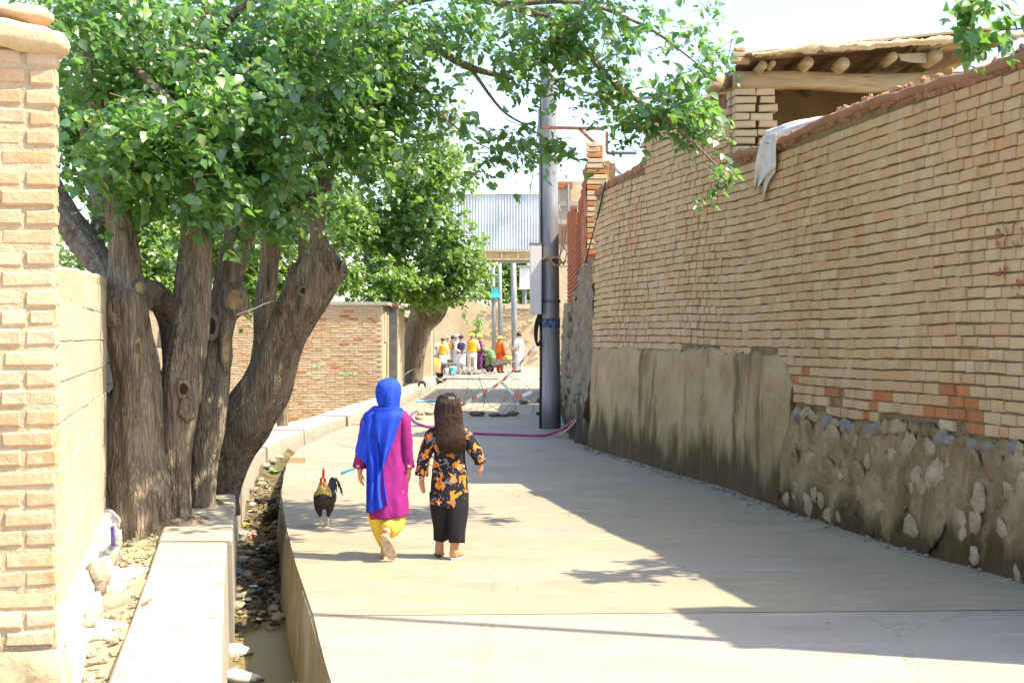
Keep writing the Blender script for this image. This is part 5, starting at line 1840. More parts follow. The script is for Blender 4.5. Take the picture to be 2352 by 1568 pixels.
# sandals: one on the ground, one with its sole turned to us
sd_ = MB()
def sole(c, along, up, L, W, T):
    along, up = VV(along).normalized(), VV(up).normalized()
    sdv = along.cross(up)
    n = 20
    V, Fc = [], []
    for z in (-.5, .5):
        for k in range(n):
            a = 6.2832 * k / n
            y = math.sin(a) * .5
            w = (.40 + .12 * math.sin(a) + .03 * math.cos(2 * a)) * math.cos(a)
            V.append(VV(c) + along * y * L + sdv * w * W + up * z * T)
    Fc = [tuple(reversed(range(n))), tuple(range(n, 2 * n))] + [(k, (k + 1) % n, n + (k + 1) % n, n + k) for k in range(n)]
    return V, Fc
MAT['sole'] = plain('worn_sandal_sole', (.42, .33, .22), .8, .2, 30)
V, Fc = sole((-.006, .085, .008), (0, 1, 0), (0, 0, 1), .23, .085, .016)
obj('sandal', V, Fc, MAT['sole'], g1, False)
V, Fc = sole((.034, -.180, .112), (.34, .28, -.90), (-.10, .95, .26), .215, .088, .018)
obj('sandal', V, Fc, MAT['sole'], g1, False)
# dress
dpts = [(.018, 0, 1.075, .055, .05), (.012, 0, 1.045, .105, .068), (.008, 0, 1.005, .132, .082), (.008, 0, .93, .124, .09), (.010, 0, .82, .114, .088), (.012, 0, .70, .126, .095), (.014, 0, .59, .140, .105),
        (.014, -.005, .46, .143, .115), (.013, -.01, .37, .134, .118), (.013, -.01, .305, .128, .115)]
def dfold(t, a, p):
    k = max(0, t - .35)
    return 1 + k * (.15 * math.sin(a * 7 + 3 * p.z) + .12 * noise.noise(VV((math.cos(a) * 2.5, math.sin(a) * 2.5, p.z * 2)))) + .05 * noise.noise(VV((math.cos(a) * 3, math.sin(a) * 3, p.z * 12 + math.cos(a) * 4)))
dr = loft(dpts, 64, 6, dfold, cap=False)
dr.V = [(x + .02 * max(0, .45 - z) / .15, y, z + (.10 * (x - .013) * max(0, min(1, (.6 - z) / .3)))) for x, y, z in dr.V]
for pts in (((-.08, 0, 1.02, .05, .05), (-.124, 0, .985, .050, .050), (-.160, -.01, .81, .042, .042), (-.182, .008, .70, .042, .042), (-.188, .010, .655, .045, .044)),
            ((.09, 0, 1.03, .05, .05), (.130, 0, .995, .048, .048), (.155, -.005, .82, .040, .040), (.164, .010, .70, .037, .037), (.168, .014, .655, .039, .039))):
    q = loft(pts, 20, 6, lambda t, a, p: 1 + .14 * noise.noise(VV((math.cos(a) * 1.5, math.sin(a) * 1.5, p.z * 22 + math.cos(a) * 2))), (0, 1, 0))
    dr.add(q.V, q.F)
dr.build('dress', MAT['magenta_cloth'], g1, False, True, .004)
MAT['gold'] = plain('gold_button', (.65, .40, .10), .4, .1)
for x, z in ((-.192, .672), (.172, .668)):
    MB().ell((x, -.040, z), (.012, .006, .010), 10, 6).build('button', MAT['gold'], g1, False, True)
# scarf
sc_ = thing_part = None
hood = loft([(.023, .005, 1.302, .006, .006), (.023, .005, 1.298, .030, .035), (.023, .005, 1.283, .060, .068), (.023, .005, 1.255, .083, .094), (.023, .004, 1.215, .092, .103), (.023, .002, 1.165, .089, .102),
             (.026, -.002, 1.12, .079, .094), (.028, -.006, 1.085, .074, .084), (.024, -.006, 1.060, .092, .085), (.008, -.004, 1.03, .130, .092), (-.004, -.002, .99, .150, .100), (-.010, 0, .95, .152, .106)], 48, 5,
            lambda t, a, p: 1 + .022 * math.sin(a * 5 + p.z * 26) * min(1, t * 2) + .03 * noise.noise(VV((math.cos(a) * 2, math.sin(a) * 2, p.z * 9))), cap=False)
# cape side open on her right: cut what lies right of the slanting edge
hood.F = [f for f in hood.F if not (lambda c: c.z < 1.075 and c.x > .06 + (c.z - .9) * .30)(sum((VV(hood.V[i]) for i in f), VV()) / len(f))]
hood.build('headscarf', MAT['scarf_blue'], g1, False, True, .004)
def back_y(x, z):
    rx = interp([(.30, .13), (.46, .145), (.6, .15), (.8, .13), (.95, .145), (1.03, .14), (1.07, .09)], z)
    ry = interp([(.30, .128), (.46, .122), (.6, .108), (.82, .092), (.95, .100), (1.03, .10), (1.07, .095), (1.2, .105)], z)
    k = max(0, 1 - ((x - .012) / (rx * 1.12)) ** 2)
    return -ry * math.sqrt(k)
rows = [(f1(190, 275), f1(255, 262)), (f1(112, 335), f1(262, 360)), (f1(100, 480), f1(262, 500)), (f1(118, 610), f1(272, 640)), (f1(143, 740), f1(290, 760)), (f1(148, 900), f1(303, 900)), (f1(146, 1050), f1(322, 1010)), (f1(140, 1150), f1(330, 1070))]
pan = panel(rows, lambda x, z, u, v: back_y(x, z) - .026 - .022 * (.35 + v) * math.sin(u * 17 + 3.0 * v + 2 * noise.noise(VV((u * 2, v * 3, 0)))) - .010 * math.sin(u * 7 - 2 * v), 60, 60)
pan.build('scarf_tail', MAT['scarf_blue'], g1, False, True, .003)
rows = [(f1(225, 262), f1(440, 270)), (f1(222, 330), f1(446, 318)), (f1(236, 450), f1(408, 440)), (f1(258, 570), f1(372, 550)), (f1(276, 680), f1(330, 655)), (f1(286, 765), f1(292, 755))]
pan = panel(rows, lambda x, z, u, v: back_y(x, z) - .036 - .020 * math.sin(u * 9 + 4 * v) * (.3 + v) - .02 * math.exp(-((u - .45) / .3) ** 2), 40, 40)
pan.build('scarf_back', MAT['scarf_blue'], g1, False, True, .003)
rows = [(f1(112, 380), f1(170, 390)), (f1(84, 500), f1(165, 520)), (f1(52, 630), f1(160, 650)), (f1(88, 690), f1(150, 740))]
pan = panel(rows, lambda x, z, u, v: -.088 - .008 * math.sin(u * 8 + v * 4) + .02 * (1 - u), 16, 24)
pan.build('scarf_corner', MAT['scarf_blue'], g1, False, True, .003)
q = loft([(.06, -.085, 1.24, .02, .012), (.045, -.112, 1.17, .03, .015), (.04, -.112, 1.10, .035, .018), (.035, -.118, 1.02, .05, .018), (.03, -.122, .93, .045, .016), (.028, -.120, .86, .03, .012)], 14, 5, lambda t, a, p: 1 + .1 * math.sin(a * 3 + p.z * 20))
q.build('scarf_fold', MAT['scarf_blue'], g1, False, True)
# the blue tube she carries in front of her
tb = MB().tube([P(783, 1088, gp.y + .25), P(800, 1080, gp.y + .25), P(880, 1050, gp.y + .22)], [.011, .010, .010], n=10, side=(0, 0, 1))
tag(tb.build('plastic_tube', plain('sky_blue_plastic', (.10, .52, .72), .35, .08), smooth=True), 'light blue plastic tube held in front of the girl in the blue scarf', 'tube')

# ---- girl with the long dark hair
gp2 = G(1031, 1281)
g2 = thing('person', 'girl walking away with long loose dark hair, black and orange floral tunic and black trousers', 'person', (gp2.x, gp2.y, 0))
b = MB()
b.tube([(.003, 0, .42), (.003, 0, .56), (.003, 0, .74), (.003, 0, .85), (0, 0, .91), (-.002, 0, .965), (-.004, .01, 1.02)], [.09, .10, .095, .108, .055, .034, .034], [.07, .075, .07, .065, .042, .034, .038], 18)
face(b, (-.004, .012, 1.10), (.070, .086, .095))
b.tube([(-.08, 0, .88), (-.128, 0, .868), (-.174, -.01, .744), (-.197, -.02, .575)], [.038, .040, .032, .021], None, 12, (0, 1, 0))
b.tube([(.09, 0, .88), (.130, 0, .868), (.188, -.01, .775), (.230, .03, .680)], [.038, .040, .032, .021], None, 12, (0, 1, 0))
hand(b, (-.197, -.02, .578), (.10, -.05, -1), (-.8, .5, 0), .12, -1, .35)
hand(b, (.230, .03, .682), (.0, .35, -1), (.85, -.5, 0), .115, 1, .6)
b.tube([(-.055, 0, .45), (-.06, .06, .25), (-.072, .095, .085), (-.074, .08, .045)], [.07, .048, .030, .033], None, 14)
b.tube([(-.074, .055, .034), (-.072, .10, .042), (-.076, .17, .030), (-.080, .225, .020)], [.028, .033, .036, .024], [.026, .032, .024, .013], 12)
b.tube([(.06, 0, .45), (.055, -.02, .25), (.042, -.055, .085), (.038, -.075, .045)], [.07, .048, .030, .033], None, 14)
b.tube([(.030, -.090, .034), (.044, -.055, .042), (.068, .005, .030), (.092, .055, .020)], [.028, .033, .036, .024], [.026, .032, .024, .013], 12)
remesh('body', b, MAT['skin'], g2, .0045)
tr = loft([(-.055, 0, .47, .085, .085), (-.057, .03, .34, .078, .085), (-.058, .07, .22, .060, .074), (-.060, .095, .13, .055, .066)], 24, 5, lambda t, a, p: 1 + .08 * t * math.sin(a * 5 + p.z * 8), cap=False)
q = loft([(.058, 0, .47, .085, .085), (.060, -.01, .34, .080, .088), (.058, -.035, .22, .062, .076), (.056, -.05, .118, .056, .068)], 24, 5, lambda t, a, p: 1 + .08 * t * math.sin(a * 5 + 1 + p.z * 8), cap=False)
tr.add(q.V, q.F)
tr.build('trousers', MAT['trouser_black'], g2, False, True, .004)
V, Fc = sole((-.076, .135, .008), (-.02, 1, 0), (0, 0, 1), .215, .082, .015)
obj('sandal', V, Fc, MAT['black'], g2, False)
V, Fc = sole((.060, -.018, .008), (.42, 1, 0), (0, 0, 1), .215, .082, .016)
obj('sandal', V, Fc, plain('grey_sandal', (.30, .30, .33), .7, .1), g2, False)
dpts = [(-.002, 0, .945, .05, .046), (0, 0, .925, .085, .06), (.002, 0, .895, .126, .072), (.003, 0, .82, .122, .082), (.005, 0, .74, .112, .080), (.004, 0, .64, .124, .088), (.004, 0, .52, .134, .098), (.003, 0, .43, .137, .104), (.003, 0, .375, .136, .104)]
def tfold(t, a, p):
    k = max(0, t - .3)
    return 1 + k * (.07 * math.sin(a * 6 + 2 + 4 * p.z) + .09 * noise.noise(VV((math.cos(a) * 2.5 + 5, math.sin(a) * 2.5, p.z * 3)))) + .02 * noise.noise(VV((math.cos(a) * 3, math.sin(a) * 3, p.z * 14)))
dr = loft(dpts, 56, 6, tfold, cap=False)
dr.V = [(x, y, z - .16 * x * max(0, min(1, (.6 - z) / .2))) for x, y, z in dr.V]
for pts in (((-.08, 0, .90, .046, .046), (-.125, 0, .870, .050, .050), (-.173, -.01, .745, .046, .046), (-.190, -.016, .65, .042, .042), (-.196, -.02, .598, .044, .044)),
            ((.09, 0, .90, .046, .046), (.128, 0, .870, .050, .050), (.186, -.01, .778, .046, .046), (.212, .01, .73, .041, .041), (.227, .025, .695, .042, .042))):
    q = loft(pts, 20, 6, lambda t, a, p: 1 + .14 * noise.noise(VV((math.cos(a) * 1.5, math.sin(a) * 1.5, p.z * 24 + math.cos(a) * 2))), (0, 1, 0))
    dr.add(q.V, q.F)
dr.build('tunic', MAT['floral'], g2, False, True, .004)
hp = [(-.004, .0, 1.197, .006, .006), (-.004, 0, 1.193, .030, .035), (-.004, 0, 1.178, .058, .066), (-.005, -.002, 1.15, .080, .092), (-.006, -.006, 1.10, .092, .102), (-.005, -.014, 1.05, .098, .098), (-.002, -.03, 1.00, .096, .088),
      (.004, -.05, .95, .098, .070), (.014, -.068, .90, .104, .058), (.022, -.082, .85, .102, .046), (.030, -.090, .80, .088, .034), (.034, -.094, .765, .060, .022)]
def hfold(t, a, p):
    return 1 + .10 * t * noise.noise(VV((a * 5.0, p.z * 5, 1))) + .06 * noise.noise(VV((a * 13, p.z * 3, 4)))
hr = loft(hp, 96, 6, hfold)
hr.build('hair', MAT['hair'], g2, False, True)
MAT['hair_brown'] = plain('brown_hair_strand', (.042, .020, .011), .38, .4, 40, .2, 90)  # browner strand colour over the dark hair mass
st = MB()
for i in range(520):
    a = random.uniform(math.pi * .95, math.pi * 2.05)
    pts = []
    j0, j1 = random.choice((1, 3, 5, 6, 6, 7)), random.uniform(8.5, 10.9)
    tw_ = random.uniform(-.25, .25)
    for s in range(9):
        f = lerp(j0, j1, s / 8)
        i0 = min(int(f), len(hp) - 2)
        fr = f - i0
        h = [lerp(hp[i0][m], hp[i0 + 1][m], fr) for m in range(5)]
        aa = a + tw_ * s / 8 + .06 * math.sin(s * 1.1 + i)
        k = 1.0 + .05 * random.random()
        pts.append((h[0] + h[3] * k * math.cos(aa), h[1] + (h[4] * k + .004) * math.sin(aa), h[2] - (.05 * random.random() ** 2 if s == 8 else 0)))
    st.tube([VV(p) for p in pts], [.0008, .0016, .0020, .0022, .0024, .0024, .0022, .0016, .0006], [.0015] * 9, 4, (1, 0, 0))
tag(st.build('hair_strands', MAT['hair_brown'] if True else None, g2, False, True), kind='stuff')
for _o in (g1, g2):
    _o['pose'] = 'walking'

# ---- rooster
rp = G(744, 1213)
ro = thing('rooster', 'black-breasted rooster with a golden neck and red comb standing on the lane facing us', 'rooster', (rp.x, rp.y, 0), 0)
b = MB()
b.ell((0, .05, .238), (.083, .145, .085), 22, 14)
b.ell((0, -.03, .250), (.072, .085, .080), 20, 12)
b.tube([(0, -.02, .27), (0, -.045, .33), (0, -.05, .385), (0, -.055, .41)], [.062, .042, .026, .022], None, 16)
b.ell((0, -.060, .413), (.022, .032, .024), 14, 10)
for s in (-1, 1):
    b.tube([(s * .050, .02, .23), (s * .046, .015, .165), (s * .036, .02, .118), (s * .032, .015, .09)], [.042, .034, .019, .010], None, 12)
    b.ell((s * .072, .07, .25), (.022, .11, .055), 14, 10)
MAT['rooster_black'] = plain('black_feathers', (.016, .013, .013), .5, .4, 40, .5, 90)
remesh('body', b, MAT['rooster_black'], ro, .005)
MAT['hackle'] = plain('golden_hackle', (.55, .40, .13), .6, .35, 30, .5, 120)
hk = loft([(0, -.058, .405, .024, .024), (0, -.056, .38, .030, .030), (0, -.050, .345, .044, .044), (0, -.040, .305, .060, .058), (0, -.030, .275, .066, .064)], 44, 4, lambda t, a, p: 1.04 + .06 * math.sin(a * 15) * t, cap=False)
hk.V = [(x, y, z + (.034 * max(0, -math.sin(math.atan2(y + .03, x))) ** 2 if z < .30 else 0)) for x, y, z in hk.V]
hk.build('hackle_feathers', MAT['hackle'], ro, False, True, .003)
MAT['comb'] = plain('red_comb', (.42, .035, .025), .5, .2, 40)
mb = MB()
prof = [(-.085, .425), (-.080, .452), (-.070, .440), (-.060, .482), (-.048, .455), (-.036, .505), (-.024, .462), (-.012, .488), (-.006, .452), (.004, .455), (-.004, .432), (-.04, .428)]
n = len(prof)
mb.add([(-.007, y, z) for y, z in prof] + [(.007, y, z) for y, z in prof], [tuple(range(n)), tuple(reversed(range(n, 2 * n)))] + [(i, n + i, n + (i + 1) % n, (i + 1) % n) for i in range(n)])
mb.build('comb', MAT['comb'], ro, False)
for s in (-1, 1):
    MB().ell((s * .010, -.083, .372), (.009, .008, .026), 10, 8).build('wattle', MAT['comb'], ro, False, True)
    MB().ell((s * .019, -.066, .410), (.008, .020, .019), 10, 8).build('face_patch', MAT['comb'], ro, False, True)
    MB().ell((s * .024, -.076, .416), (.003, .004, .004), 8, 6).build('eye', MAT['black'], ro, False, True)
MAT['beak'] = plain('horn', (.45, .35, .18), .5)
MB().tube([(0, -.086, .412), (0, -.103, .408), (0, -.114, .400)], [.010, .006, .001], None, 10).build('beak', MAT['beak'], ro, False, True)
for i, (dx, h, L, cv) in enumerate(((.045, .385, .13, .06), (.058, .395, .15, .09), (.070, .375, .16, .12), (.035, .40, .12, .05), (.080, .34, .14, .10), (.05, .35, .12, .08))):
    q = smooth_path([(dx * .25, .16, .27, .008), (dx * .6, .16 + L * .35, h - .06, .014), (dx, .16 + L * .6, h, .010), (dx * 1.35, .16 + L * .85, h - cv * .35, .008), (dx * 1.5, .16 + L, h - cv, .003)], 5)
    MB().tube([VV(a[:3]) for a in q], [a[3] for a in q], [.003] * len(q), 8, (1, 0, .2)).build('tail_feather', plain('dark_tail', (.03, .035, .05), .3, .3) if i == 0 else bpy.data.materials['dark_tail'], ro, False, True)
MAT['shank'] = plain('pale_shank', (.55, .45, .34), .6, .1)
for s in (-1, 1):
    lg = MB()
    x = s * .032
    lg.tube([(x, .015, .098), (x * .98, .018, .05), (x, .012, .012)], [.0085, .007, .008], None, 10)
    for a in (-.5, 0, .5):
        lg.tube([(x, .012, .012), (x + .03 * math.sin(a), .012 - .03 * math.cos(a), .010), (x + .055 * math.sin(a), .012 - .055 * math.cos(a), .004)], [.006, .0055, .002], None, 8)
    lg.tube([(x, .012, .012), (x, .042, .004)], [.006, .002], None, 8)
    lg.build('leg', MAT['shank'], ro, False, True)


# ---- workers at the far end
def worker(label, px, feet, head, rz=0.0, pose='stand', shirt='white_cloth', trousers='white_cloth', vest=None, hat=None, hatmat='hat_yellow', hem=.30, arms=None, shoes='black', skin='skin_dark', lean=0.0, group='workers and onlookers at the far end of the lane', wide=1.0):
    g = G(px, feet)
    Yp = g.y
    h = (feet - head) / F * Yp
    if pose == 'bend': h = 1.68
    if pose in ('crouch', 'sit'): h = 1.66
    t = thing('person', label, 'person', (g.x, g.y, 0), rz, group)
    W = wide
    R = Matrix.Rotation
    if pose == 'stand':
        pel, ang = VV((0, 0, .52 * h)), lean
        legs = [[VV((s * .058 * h, 0, .50 * h)), VV((s * .062 * h, .01, .27 * h)), VV((s * .065 * h, 0, .045 * h))] for s in (-1, 1)]
    elif pose == 'bend':
        pel, ang = VV((0, -.12, .50 * h)), 1.25
        legs = [[VV((s * .06 * h, -.12, .48 * h)), VV((s * .075 * h, .02, .27 * h)), VV((s * .08 * h, -.02, .045 * h))] for s in (-1, 1)]
    elif pose == 'crouch':
        pel, ang = VV((0, -.10, .17 * h)), .75
        legs = [[VV((s * .07 * h, -.10, .16 * h)), VV((s * .12 * h, .24, .27 * h)), VV((s * .09 * h, .06, .045 * h))] for s in (-1, 1)]
    else:
        pel, ang = VV((0, -.05, .10 * h)), .15
        legs = [[VV((s * .07 * h, -.05, .09 * h)), VV((s * .13 * h, .22, .24 * h)), VV((s * .06 * h, .38, .05 * h))] for s in (-1, 1)]
    M = R(-ang, 3, 'X')
    up = lambda x, y, z: pel + M @ VV((x * h, y * h, z * h))
    belly, chest, neck = up(0, .01, .11), up(0, .0, .22), up(0, 0, .315)
    hm = R(-min(ang, .6) * .5, 3, 'X')
    hc = neck + (M @ VV((0, .01 * h, .085 * h)))
    htop = neck + (M @ VV((0, .012 * h, .14 * h)))
    sh_ = [up(s * .105 * W, 0, .285) for s in (-1, 1)]
    if arms is None:
        if pose == 'stand': arms = [((-.145, 0, .12), (-.13, .07, -.02)), ((.145, 0, .12), (.13, .07, -.02))]
        else: arms = [((-.15, .12, .20), (-.10, .26, .24)), ((.15, .12, .20), (.10, .26, .24))]
    el = [up(*a[0]) for a in arms]
    wr_ = [up(*a[1]) for a in arms]
    hd = [w + (w - e).normalized() * .05 * h for w, e in zip(wr_, el)]
    V = [pel, belly, chest, neck, hc, htop]
    r = [.085 * h, .08 * h, .085 * h, .034 * h, .056 * h, .042 * h]
    E = [(0, 1), (1, 2), (2, 3), (3, 4), (4, 5)]
    for s in (0, 1):
        b0 = len(V)
        V += [sh_[s], el[s], wr_[s], hd[s]]
        r += [.036 * h, .027 * h, .019 * h, .024 * h]
        E += [(2, b0), (b0, b0 + 1), (b0 + 1, b0 + 2), (b0 + 2, b0 + 3)]
        b0 = len(V)
        l = legs[s]
        V += [l[0], l[1], l[2], l[2] + VV((0, .085 * h, -.025 * h))]
        r += [.055 * h, .036 * h, .024 * h, .022 * h]
        E += [(0, b0), (b0, b0 + 1), (b0 + 1, b0 + 2), (b0 + 2, b0 + 3)]
    skin_mesh('body', [tuple(v) for v in V], r, E, MAT[skin], t, 1)
    # shirt with long tail and sleeves
    low = VV((pel.x, pel.y - .01, pel.z)) + VV((0, 0, -max(.06, .52 - hem) * h if pose == 'stand' else -.06 * h))
    if pose == 'bend': low = pel + VV((0, -.10, -.20 * h))
    if pose == 'crouch': low = pel + VV((0, -.06, -.13 * h))
    if pose == 'sit': low = pel + VV((0, 0, -.08 * h))
    pts = [(*neck, .04 * h, .04 * h), (*up(0, 0, .295), .09 * h * W, .05 * h), (*up(0, 0, .24), .112 * h * W, .068 * h), (*belly, .102 * h * W, .070 * h), (*pel, .108 * h * W, .078 * h), (*low, .118 * h * W, .085 * h)]
    mb = loft(pts, 20, 4, lambda t_, a, p: 1 + .05 * t_ * math.sin(a * 5 + p.z * 5))
    for s in (0, 1):
        q = MB().tube([sh_[s] * .7 + up(0, 0, .27) * .3, sh_[s], el[s], wr_[s]], [.05 * h, .048 * h, .042 * h, .034 * h], None, 10, (0, 1, .2))
        mb.add(q.V, q.F)
    mb.build('shirt', MAT[shirt], t, False, True)
    mb = MB()
    for l in legs:
        q = loft([(*(l[0] + VV((0, 0, .02 * h))), .066 * h, .07 * h), (*l[1], .052 * h, .056 * h), (*l[2], .040 * h, .042 * h)], 12, 3)
        mb.add(q.V, q.F)
    mb.build('trousers', MAT[trousers], t, False, True)
    for l in legs:
        MB().ell(l[2] + VV((0, .05 * h, -.022 * h)), (.028 * h, .075 * h, .022 * h), 10, 6).build('shoe', MAT[shoes], t, False, True)
    if vest:
        pts = [(*up(0, 0, .30), .085 * h * W, .052 * h), (*up(0, 0, .25), .120 * h * W, .078 * h), (*belly, .112 * h * W, .082 * h), (*up(0, 0, .02), .114 * h * W, .086 * h)]
        loft(pts, 20, 4, cap=False).build('vest', MAT[vest], t, False, True, .012)
    ax = (htop - neck).normalized()
    if hat == 'helmet':
        mb = MB()
        top = hc + ax * .028 * h
        V, Fc, n = [], [], 16
        for j in range(6):
            th = math.pi / 2 * j / 5
            for k in range(n):
                a = 6.2832 * k / n
                V.append(top + ax * (.062 * h * math.cos(th)) + VV((math.cos(a) * .068 * h * math.sin(th), math.sin(a) * .078 * h * math.sin(th), 0)))
        for k in range(n):
            a = 6.2832 * k / n
            V.append(top + VV((math.cos(a) * .080 * h, math.sin(a) * .100 * h, -.004 * h)))
        for j in range(6):
            for k in range(n):
                Fc.append((j * n + k, (j + 1) * n + k, (j + 1) * n + (k + 1) % n, j * n + (k + 1) % n))
        obj('hard_hat', V, Fc, MAT[hatmat], t, False, True)
    elif hat == 'cap':
        MB().tube([hc + ax * .028 * h, hc + ax * .075 * h, hc + ax * .086 * h], [.062 * h, .058 * h, .03 * h], None, 14).build('cap', MAT[hatmat], t, False, True)
    elif hat == 'turban':
        MB().ell(hc + ax * .045 * h, (.076 * h, .085 * h, .048 * h), 16, 8, .25, px).build('turban', MAT[hatmat], t, False, True)
    else:
        MB().ell(hc + ax * .024 * h + VV((0, -.012 * h, 0)), (.060 * h, .066 * h, .056 * h), 14, 8).build('hair', MAT['hair'], t, False, True)
    return t


wk = worker
wk('bending worker in orange vest and tan clothes, leftmost of the workers beside the tree trunk', 978, 857, 797, -1.1, 'bend', 'tan_cloth', 'tan_cloth', 'orange_vest')
wk('crouching worker in a rust brown shirt with a yellow vest, seen from behind', 999, 861, 828, .25, 'crouch', 'rust_cloth', 'tan_cloth', 'amber_vest', None, wide=1.1)
wk('standing worker in dark cap and amber vest over white clothes, behind the crouching man', 1017, 857, 777, .1, 'stand', 'white_cloth', 'white_cloth', 'amber_vest', 'cap', 'navy_cloth', .28)
wk('man in a white cap and orange vest with grey trousers, second in the group', 1029, 855, 772, .6, 'stand', 'cream_cloth', 'grey_cloth', 'orange_vest', 'cap', 'white_cloth', .34, arms=[((-.15, .04, .13), (-.09, .15, .1)), ((.15, .04, .13), (.09, .15, .1))])
wk('bare-headed man in a tan shirt half hidden between the white cap and the white turban', 1040, 853, 770, -.4, 'stand', 'tan_cloth', 'grey_cloth', None, None)
wk('bearded man in a white turban behind the black waistcoat', 1048, 855, 768, -.9, 'stand', 'white_cloth', 'white_cloth', None, 'turban', 'white_cloth', .25)
wk('man with dark turban and dark waistcoat over a long white shirt, hands behind back', 1059, 859, 770, .2, 'stand', 'white_cloth', 'white_cloth', 'navy_cloth', 'turban', 'navy_cloth', .22, arms=[((-.16, -.02, .13), (-.05, -.10, .06)), ((.16, -.02, .13), (.05, -.10, .06))], wide=.98)
wk('worker in a yellow hard hat and amber vest with cream trousers, seen from behind', 1084, 860, 765, -.1, 'stand', 'cream_cloth', 'cream_cloth', 'amber_vest', 'helmet', hem=.40, arms=[((-.14, 0, .12), (-.12, .05, -.02)), ((.15, .04, .15), (.16, .12, .10))])
wk('worker in a yellow hard hat with a long purple shirt and open orange vest', 1101, 852, 768, -1.2, 'stand', 'purple_cloth', 'purple_cloth', 'orange_vest', 'helmet', hem=.22, arms=[((-.13, .05, .16), (-.10, .16, .18)), ((.15, .0, .12), (.13, .06, .0))], wide=.9)
wk('small figure in black sitting on the rubble in front of the green worker', 1115, 849, 820, 2.6, 'sit', 'black_cloth', 'black_cloth', None, None)
wk('worker in green clothes stooping behind the sitting figure', 1124, 850, 799, .9, 'bend', 'green_cloth', 'green_cloth', None, 'cap', 'black_cloth')
wk('worker in red-orange overalls and a yellow hard hat standing behind the wheelbarrow', 1148, 856, 772, -.7, 'stand', 'red_orange', 'red_orange', 'orange_vest', 'helmet', hem=.30, arms=[((-.14, .03, .13), (-.11, .12, .02)), ((.15, -.01, .12), (.14, .03, -.02))], wide=.92)
wk('man standing alone at the right in a long white shirt and white trousers, black hair', 1192, 855, 763, .9, 'stand', 'white_cloth', 'white_cloth', None, None, hem=.20, arms=[((-.13, .03, .13), (-.10, .12, .06)), ((.14, -.02, .12), (.12, 0, -.03))], wide=.85)

# ------------------------------------------------------------------ things on the lane
MAT['magenta_pipe'] = plain('magenta_hose', (.42, .03, .20), .5, .1)
hp_ = [G(958.5, 943.6, .02), G(948, 949, .02), G(944, 955, .02), G(952, 967.5, .02), G(973, 977, .02), G(998, 983, .02), G(1040, 990, .02), G(1081, 994.5, .02), G(1160, 997.6, .02), G(1243, 999.7, .02),
       P(1274, 992, 22.8), P(1305, 976, 22.4), P(1333, 953, 21.6)]
tag(MB().tube([VV(v) for v in smooth_path([tuple(v) for v in hp_], 5)], .02, n=8, side=(0, 0, 1)).build('hose', MAT['magenta_pipe'], smooth=True), 'magenta hose looped across the lane behind the walkers and up to the rubble wall', 'hose')
tag(MB().tube([G(1284, 1000.7, .02), P(1305, 985, 22.3), P(1330, 959, 21.6)], .014, n=8, side=(0, 0, 1)).build('pipe', plain('yellow_pipe', (.60, .50, .18), .5, .1), smooth=True), 'short yellow pipe slanting from the ground to the rubble wall beside the magenta hose', 'pipe')
tag(MB().tube([G(958, 922, .03), G(982, 920, .03), G(1002, 920, .03)], .03, n=8, side=(0, 0, 1)).build('pipe', plain('pale_blue_pipe', (.22, .62, .75), .4, .1), smooth=True), 'light blue plastic pipe lying on the lane beyond the razor wire', 'pipe')
# striped barrier tape
MAT['tape'] = NT('barrier_tape', .5, .3).m
_m = NT('striped_barrier_tape', .45, .3)
_u = _m.n('ShaderNodeAttribute', attribute_name='along')
_w = _m.math('FRACT', _m.math('MULTIPLY', _u.outputs['Fac'], 1.25))
_m.col(_m.ramp(_w, [(0, (.72, .70, .68)), (.56, (.72, .70, .68)), (.57, (.62, .09, .05)), (1, (.62, .09, .05))]))
MAT['tape'] = _m.m
def tape(label, pts, w=.075):
    q = [VV(v) for v in smooth_path([tuple(p) for p in pts], 10)]
    V, Fc, s = [], [], []
    d = 0
    for i, p in enumerate(q):
        if i: d += (p - q[i - 1]).length
        tw = .5 * math.sin(d * 1.3)
        V += [p + VV((0, math.sin(tw), math.cos(tw))) * w / 2, p - VV((0, math.sin(tw), math.cos(tw))) * w / 2]
        s += [d, d]
    Fc = [(2 * i, 2 * i + 1, 2 * i + 3, 2 * i + 2) for i in range(len(q) - 1)]
    o = obj('barrier_tape', V, Fc, MAT['tape'])
    at = o.data.attributes.new('along', 'FLOAT', 'POINT')
    at.data.foreach_set('value', s)
    return tag(o, label, 'tape', 'red and white barrier tapes')
tape('long red and white barrier tape running from the street pole down to the lane', [P(1228, 795, 24.7), P(1196, 832, 26.2), P(1149, 878, 28), P(1105, 905, 29.4), P(1050, 936, 31)])
tape('short sagging end of barrier tape hanging on the razor wire by the pole', [P(1151, 878, 28), P(1170, 895, 27.8), P(1187, 909, 27.6), P(1205, 906, 27.3), P(1221, 899, 27)])
